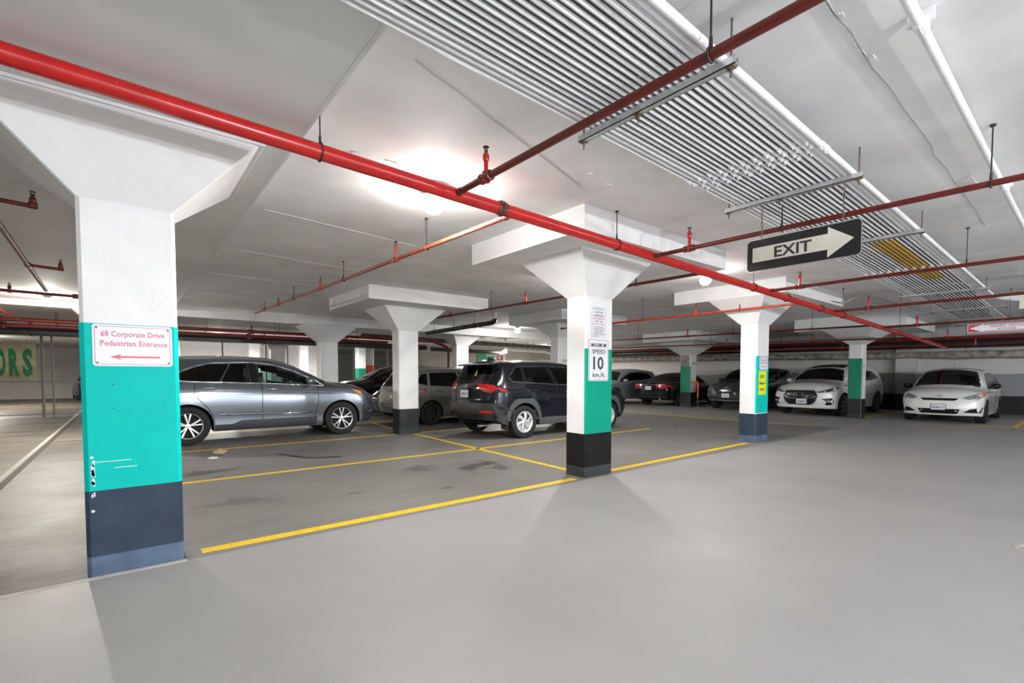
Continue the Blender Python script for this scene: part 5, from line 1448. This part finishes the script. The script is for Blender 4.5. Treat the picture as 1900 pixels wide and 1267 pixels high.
for x in (-.42,.42):
    w_=MB(); w_.tube([(x,.002,.075),(x,.002,ZC-2.137)],.003,5); w_.build('hanging_wire',M_rust,t)
t = sign_frame('small_sign','small cream sign hanging at the right edge of the picture',(9.0,0.575,2.243),-pi/2,0.24,0.155,0.004,M_signcream,None)
letter(t,'lettering',[('VISITORS',0.01,0.0,0.05,0.18)],M_text,0.01)
w_=MB(); w_.tube([(0,.002,.0775),(0,.002,ZC-2.243)],.003,5); w_.build('hanging_wire',M_rust,t)

# stencilled column lettering (painted on, so parts of the columns)
def stencil(colm, lines, y, cx, org, m=M_text):
    mb = MB(); T = Matrix.Translation((cx-org[0], y-org[1], 0))
    for (txt,x,z,h,w) in lines: text_mb(mb, txt, x, z, h, w, T, 0.008)
    mb.build('stencilled_lettering', m, colm)
stencil(colV,[('VISITORS',0.13,1.735,0.095,0.46)],9.85-.002,9.96,(9.96,10.025))
stencil(colW,[('VISITORS',0,1.835,0.10,0.47),('148',0.13,1.69,0.10,0.20)],15.0-.002,9.83,(9.83,15.175))
stencil(colG,[('VISITORS',0.03,1.83,0.09,0.40),('3',-0.14,1.66,0.09,0.07)],10.84-.002,18.66,(18.66,11.08))
stencil(colD,[('NC',-0.03,1.60,0.10,0.14),('17',-0.03,1.36,0.07,0.10)],4.56-.002,17.52,(17.52,4.74),mat('dark_blue_lettering',(0.02,0.03,0.10),0.5,var=0.1,scale=20))

# ------------------------------------------------------------------ floor odds and ends
t = thing('floor_drain','round floor drain with a pale rim at the right edge of the aisle','drain',(5.25,0.235,0))
MB().lathe([(.150,-.02),(.150,.003),(.118,.004),(.112,-.004),(.112,-.02)],28).build('rim',mat('drain_rim',(0.34,0.32,0.30),0.7,var=0.2,scale=20),t,smooth=40)
d=MB(); d.lathe([(0,-.012),(.112,-.012),(.112,-.010),(0,-.010)],24); 
for k in range(-4,5): d.box(-sqrt(.11**2-(k*.024)**2),sqrt(.11**2-(k*.024)**2),k*.024-.005,k*.024+.005,-.012,-.001)
d.build('grate',M_rust,t,kind='stuff')
t = thing('crumpled_paper','crumpled tan paper scrap on the parking bay floor','litter',(1.216,9.17,0))
mb=MB(); mb.sphere((0,0,.045),.07,9,6,(1.3,.8,.65)); random.seed(5)
mb.v=[(v[0]*random.uniform(.6,1.3),v[1]*random.uniform(.6,1.3),max(0,v[2]*random.uniform(.5,1.3))) for v in mb.v]; mb.build('paper',mat('tan_paper',(0.50,0.36,0.20),0.8,var=0.25,scale=30),t)
t = thing('cup_lid','white plastic lid lying flat on the parking bay floor','litter',(1.07,8.80,0))
MB().lathe([(0,.004),(.05,.004),(.058,.014),(.068,.016),(.072,.004),(.07,0),(0,0)],20).build('lid',M_signwhite,t,smooth=40)
mb=MB(); mb.sphere((11.05,6.9,.02),.03,8,6,(1,1,.6)); o=mb.build('bottle_cap',mat('blue_plastic',(0.05,0.12,0.5),0.4),None,(11.05,6.9,0)); tag(o,'tiny blue scrap on the floor left of the slow sign column','litter')

t = thing('bollard','orange bent-top post beside the far dark green column','bollard',(18.35,10.45,0))
p=MB(); p.tube([(0,0,0),(0,0,.40)],.028,10); p.build('base_post',M_iron,t,smooth=60)
p=MB(); p.tube([(0,0,.40),(0,0,.98),(-.01,.02,1.03),(-.03,.06,1.05),(-.05,.30,1.05)],.036,10); p.build('orange_sleeve',mat('orange_paint',(0.80,0.10,0.03),0.4,var=0.08,scale=20),t,smooth=60)
p=MB(); p.lathe([(0,.012),(.07,.012),(.075,0),(0,0)],14); p.build('foot_plate',M_zinc,t)

# ------------------------------------------------------------------ drain pipes over the back rows
t = thing('drain_pipe','black drain pipe with an upturned end under the ceiling behind the plain white column','pipe',(8,12.5,2.77)); org=(8,12.5,2.77)
p=MB(); p.tube([(8,14.4,2.74),(8,10.78,2.775),(8,10.68,2.785),(8,10.61,2.82),(8,10.58,2.88)],.066,14); p.build('pipe_run',M_blackpipe,t,org,smooth=60)
p=MB(); p.tube([(8,10.58,2.87),(8,10.58,3.05)],.072,14); p.build('white_collar',mat('cream_pvc',(0.70,0.66,0.56),0.5,var=0.1,scale=10),t,org,smooth=60)
for y in (11.3,12.2): 
    p=MB(); collar(p,(8,y,2.768),(0,1,0),.074,.10); p.build('joint_sleeve',mat('grey_pipe_joint',(0.09,0.085,0.08),0.5,var=0.2,scale=20),t,org,smooth=40)
for y in (11.6,12.7,13.9): pipe_hanger(t,org,8,y,2.765,.072,(0,1,0),ZC)
t = thing('drain_pipe','long brownish drain pipe crossing behind the VISITORS 148 column','pipe',(11,16.4,2.62)); org=(11,16.4,2.62)
p=MB(); p.tube([(6.5,16.4,2.70),(16.0,16.4,2.62)],.095,14); p.build('pipe_run',mat('brown_grey_pipe',(0.11,0.10,0.085),0.4,var=0.4,scale=6),t,org,smooth=60)
for x in (11.2,13.4): 
    p=MB(); collar(p,(x,16.4,2.70-.0084*(x-6.5)),(1,0,0),.108,.10); p.build('joint_sleeve',mat('grey_pipe_joint',(0.09,0.085,0.08)),t,org,smooth=40)
for x in (8.5,11.8,14.6): pipe_hanger(t,org,x,16.4,2.70-.0084*(x-6.5),.10,(1,0,0),ZC)
t = thing('drain_pipe','dark pipe below the brownish one, over the roof of the black SUV','pipe',(11,18.0,2.42)); org=(11,18,2.42)
p=MB(); p.tube([(10.2,18.0,2.44),(14.0,18.0,2.40)],.09,14); p.build('pipe_run',M_blackpipe,t,org,smooth=60)
p=MB(); collar(p,(13.95,18,2.40),(1,0,0),.105,.12); p.build('brass_end',mat('dull_brass',(0.40,0.30,0.12),0.4,metal=0.7,var=0.3,scale=20),t,org,smooth=40)
pipe_hanger(t,org,12.2,18.0,2.42,.095,(1,0,0),ZC)
t = thing('pale_conduit','pale pipe with two bends lit by the small lower lamp','pipe',(15,17.3,2.5)); org=(15,17.3,2.5)
p=MB(); p.tube([(13.55,17.3,2.66),(13.85,17.3,2.52),(13.95,17.3,2.49),(16.2,17.3,2.47),(16.5,17.3,2.40),(17.6,17.3,2.40)],.05,10); p.build('pipe_run',M_conduit,t,org,smooth=50)
pipe_hanger(t,org,15.0,17.3,2.48,.055,(1,0,0),ZC)
t = thing('red_standpipe','dark red pipe bending down beside the VISITORS 148 column','pipe',(8.9,16.2,1)); org=(8.9,16.2,1)
p=MB(); p.tube([(6.2,15.7,2.62),(8.9,15.7,2.60),(9.5,15.68,2.42),(9.62,15.66,2.32),(9.62,15.66,0.0)],.05,10); p.build('pipe_run',M_darkred,t,org,smooth=50)
for k,(y,z,m,lab) in enumerate(((17.0,2.69,M_midred,'dark red pipe running left to right above the grey SUV'),(17.5,2.585,M_midred,'lower dark red pipe running left to right above the grey SUV'))):
    t = thing('fire_pipe',lab,'pipe',(2,y,z),0,'red sprinkler pipes'); org=(2,y,z)
    p=MB(); p.tube([(-8,y,z),(8.0,y,z+.01)],.05,12); p.build('pipe_run',m,t,org,smooth=60)
    for x in (-3.5,-1.3,2.0,4.0,6.6): pipe_hanger(t,org,x,y,z,.05,(1,0,0),ZC if x>XS else ZL)
    for x in (-2.3,3.2): sprinkler(t,org,x,y,z,.05,ZC if x>XS else ZL)
t = thing('duct','wide black duct running left to right in front of the fence','duct',(2,19.3,2.75)); org=(2,19.3,2.75)
p=MB(); p.box(-8.5,10.6,19.05,19.55,2.46,2.66); p.build('duct_body',M_blackpipe,t,org,bevel=.02)
for x in (-5,-2,1,4,7,10): 
    p=MB(); p.box(x-.015,x+.015,19.03,19.57,2.44,2.915); p.build('duct_strap',M_iron,t,org)

t = thing('beam_conduit','thin white conduit fixed along the lower edge of the concrete beam','conduit',(3,14.43,2.785)); org=(3,14.43,2.785)
p=MB(); p.tube([(-0.1,14.43,2.79),(13.2,14.43,2.79)],.017,8); p.build('tube',M_conduit,t,org,smooth=60)
for x in (2.6,3.6,6.0,9.0): 
    p=MB(); collar(p,(x,14.43,2.79),(1,0,0),.026,.10); p.build('coupling',M_conduit,t,org,smooth=40)
# ------------------------------------------------------------------ chain-link fence
t = thing('chain_link_fence','grey chain-link fence with posts and rails across the back of the parking rows','fence',(1,21,0)); org=(1,21,0)
M_fence = mat('fence_steel',(0.20,0.19,0.175),0.5,metal=0.5,var=0.3,scale=30)
M_rail = mat('pale_fence_rail',(0.55,0.53,0.50),0.45,metal=0.3,var=0.15,scale=20)
FX0,FX1,FZ=-8.8,11.3,2.62
p=MB(); p.tube([(FX0,21,FZ),(FX1,21,FZ)],.022,8); p.build('top_rail',M_rail,t,org)
p=MB(); p.tube([(FX0,21,.09),(FX1,21,.09)],.014,6); p.build('bottom_rail',M_fence,t,org)
p=MB(); p.tube([(FX0,21,1.12),(FX1,21,1.12)],.014,6); p.build('middle_rail',M_fence,t,org)
for x in (-8.6,-5.2,-1.95,-1.72,1.4,2.95,4.45,5.25,8.0,9.6,11.2):
    p=MB(); r_=.038 if x in (-1.95,1.4,8.0,11.2) else .024
    p.tube([(x,21,0),(x,21,FZ+.03)],r_,8); p.build('post',M_fence,t,org,smooth=60)
m_=MB(); pitch=.085; Hh=FZ-.1
def wire(xa,za,xb,zb,y):
    if xb<xa: xa,za,xb,zb=xb,zb,xa,za
    if xa<FX0: k=(FX0-xa)/(xb-xa); za=za+(zb-za)*k; xa=FX0
    if xb>FX1: k=(FX1-xa)/(xb-xa); zb=za+(zb-za)*k; xb=FX1
    if xb-xa>.02: m_.tube([(xa,y,za),(xb,y,zb)],.0042,3,caps=False)
n=int((FX1-FX0+Hh)/pitch)
for k in range(n):
    x=FX0-Hh+k*pitch
    wire(x,.1,x+Hh,.1+Hh,20.997); wire(x+Hh,.1,x,.1+Hh,21.003)
m_.build('wire_mesh',M_fence,t,org,kind='stuff')

t = thing('visitors_banner','cream banner with green VISITORS lettering hung on the fence at the left edge','banner',(-3.345,20.93,1.757))
p=MB(); n=24
for k in range(n+1):
    x=-1.27+2.54*k/n
    p.v += [(x,.012*sin(k*1.7),-.55+.01*sin(k*2.3)),(x,.012*sin(k*1.7+.5),.55+.008*sin(k*1.1))]
p.f=[(2*k,2*k+2,2*k+3,2*k+1) for k in range(n)]
bb=p.build('cloth',M_banner,t,smooth=60); md=bb.modifiers.new('thick','SOLIDIFY'); md.thickness=.004
mb=MB()
for k,chh in enumerate('VISITORS'): text_mb(mb,chh,1.075-(7-k)*.29+(0 if chh!='I' else 0),-.03,.78,.225 if chh!='I' else .085,Matrix.Translation((0,-.022,0)),0.05,.002)
mb.build('lettering',M_bannergreen,t)

# ------------------------------------------------------------------ far walls, columns and doors
struct(MB().box(-0.4,9.6,29.0,29.2,0,ZC).build('wall_1',mat('bright_white_wall',(0.80,0.80,0.79),0.7,var=0.05,scale=1)))
struct(MB().box(11.6,X1,23.5,23.7,0,ZC).build('wall_2',mat('beige_wall',(0.40,0.37,0.32),0.7,var=0.12,scale=1.5)))
struct(MB().box(22.8,X1,4.35,4.95,0,ZC).build('wall_3',WM))
def far_column(label,x0,x1,y0,y1,z,m,low=None):
    t=thing('concrete_column',label,'column',((x0+x1)/2,(y0+y1)/2,0),0,'concrete columns'); org=((x0+x1)/2,(y0+y1)/2,0)
    MB().frustum((x0,x1,y0,y1),z,(x0,x1,y0,y1),ZC if x0>XS else ZL,c=.02).build('shaft',M_white,t,org)
    MB().frustum((x0-.002,x1+.002,y0-.002,y1+.002),.3,(x0-.002,x1+.002,y0-.002,y1+.002),z,c=.02).build('painted_band',m,t,org)
    MB().frustum((x0-.003,x1+.003,y0-.003,y1+.003),0,(x0-.003,x1+.003,y0-.003,y1+.003),.3,c=.02).build('black_base_band',M_black,t,org)
far_column('far column painted green below, seen through the fence right of the beam column',10.15,10.6,26.0,26.5,1.72,M_greendark)
far_column('far column painted orange-red below, seen through the fence',10.75,11.2,26.3,26.8,1.9,mat('orange_band',(0.72,0.10,0.04),0.5,var=0.08,scale=5))
for x,l in ((1.6,'first'),(4.9,'second'),(7.2,'third')):
    far_column('far white column beyond the fence, %s from the left above the grey SUV roof'%l,x,x+.45,26.5,26.95,.5,M_navy)
M_door=mat('pale_steel_door',(0.50,0.47,0.41),0.55,var=0.06,scale=3)
o=thing('door_1','pale steel double door in the beige wall behind the black SUV roof','door',(20.6,23.48,0)); del o['category']; del o['label']; o['kind']='structure'
for k,(a,b) in enumerate(((-.9,-.02),(.02,.9))):
    p=MB(); p.box(a,b,-.02,.03,0,2.3); lf=p.build('door_leaf',M_door,o); q=MB(); q.tube([(b-.12 if k==0 else a+.12,-.06,1.0),(b-.12 if k==0 else a+.12,-.06,1.25)],.015,8); q.build('door_handle',M_iron,lf)
t=thing('green_panel','dark green notice panel on the beige wall behind the black SUV roof','panel',(17.15,23.45,2.25))
MB().box(-.75,.75,0,.04,-.5,.5).build('panel',M_greendark,t); MB().box(-.15,.72,-.02,0,.22,.40).build('pale_strip',mat('pale_green_strip',(0.35,0.5,0.42),0.5),t)
t=thing('light_box','small lit cream sign box on the green panel','sign',(17.1,23.38,2.08)); MB().box(-.34,.34,0,.06,-.17,.17).build('box',emit_mat('lit_cream_sign',(1.0,0.95,0.72),1.1),t)
mb=MB(); text_mb(mb,'EXIT',.02,-.02,.10,.28); mb.build('lettering',mat('lettering_brown',(0.25,0.18,0.08),0.5),t)
t=sign_frame('number_board','white board with red 68 on the beige wall','sign' if False else (18.08,23.44,2.3),0,0.85,1.0,0.02,M_signwhite,None)
letter(t,'number',[('68',0,0.05,0.5,0.55)],M_signred,0.03)
t=thing('wall_cabinet','white box cabinet on the beige wall near the VISIT column','cabinet',(21.9,23.3,1.95)); MB().box(-.75,.75,0,.18,-.45,.42).build('box',mat('cabinet_white',(0.55,0.54,0.52),0.5),t,bevel=.01); MB().box(-.72,.72,-.015,0,-.03,-.01).build('door_gap',M_gap,t)

# big lagged pipes along the right wall
t=thing('lagged_pipe','dirty white lagged pipe running along the right wall above the parked cars','pipe',(22.75,8,2.08)); org=(22.75,8,2.08)
p=MB(); random.seed(9)
pts=[(22.72+random.uniform(-.012,.012),y,2.06+.016*(y-4)+random.uniform(-.012,.012)) for y in [k*.5-4 for k in range(54)]]
p.tube(pts,[.13+random.uniform(-.012,.012) for _ in pts],14); p.build('lagging',M_dirty,t,org,smooth=60)
for y in (0,3.0,6.0,9.0,12.0,15.0):
    p=MB(); p.tube([(22.72,y,2.2+.016*(y-4)),(22.72,y,ZC)],.008,6); p.build('hanger_rod',M_iron,t,org)
t=thing('service_pipe','dark dusty pipe above the lagged pipe on the right wall','pipe',(22.4,8,2.45)); org=(22.4,8,2.45)
p=MB(); p.tube([(22.35,-4,2.36),(22.35,22.5,2.62)],.16,14); p.build('pipe_run',M_blackpipe,t,org,smooth=60)
t=thing('service_pipe','dark red pipe highest along the right wall','pipe',(21.9,8,2.6)); org=(21.9,8,2.6)
p=MB(); p.tube([(21.9,-4,2.50),(21.9,22.5,2.76)],.06,12); p.build('pipe_run',M_darkred,t,org,smooth=60)
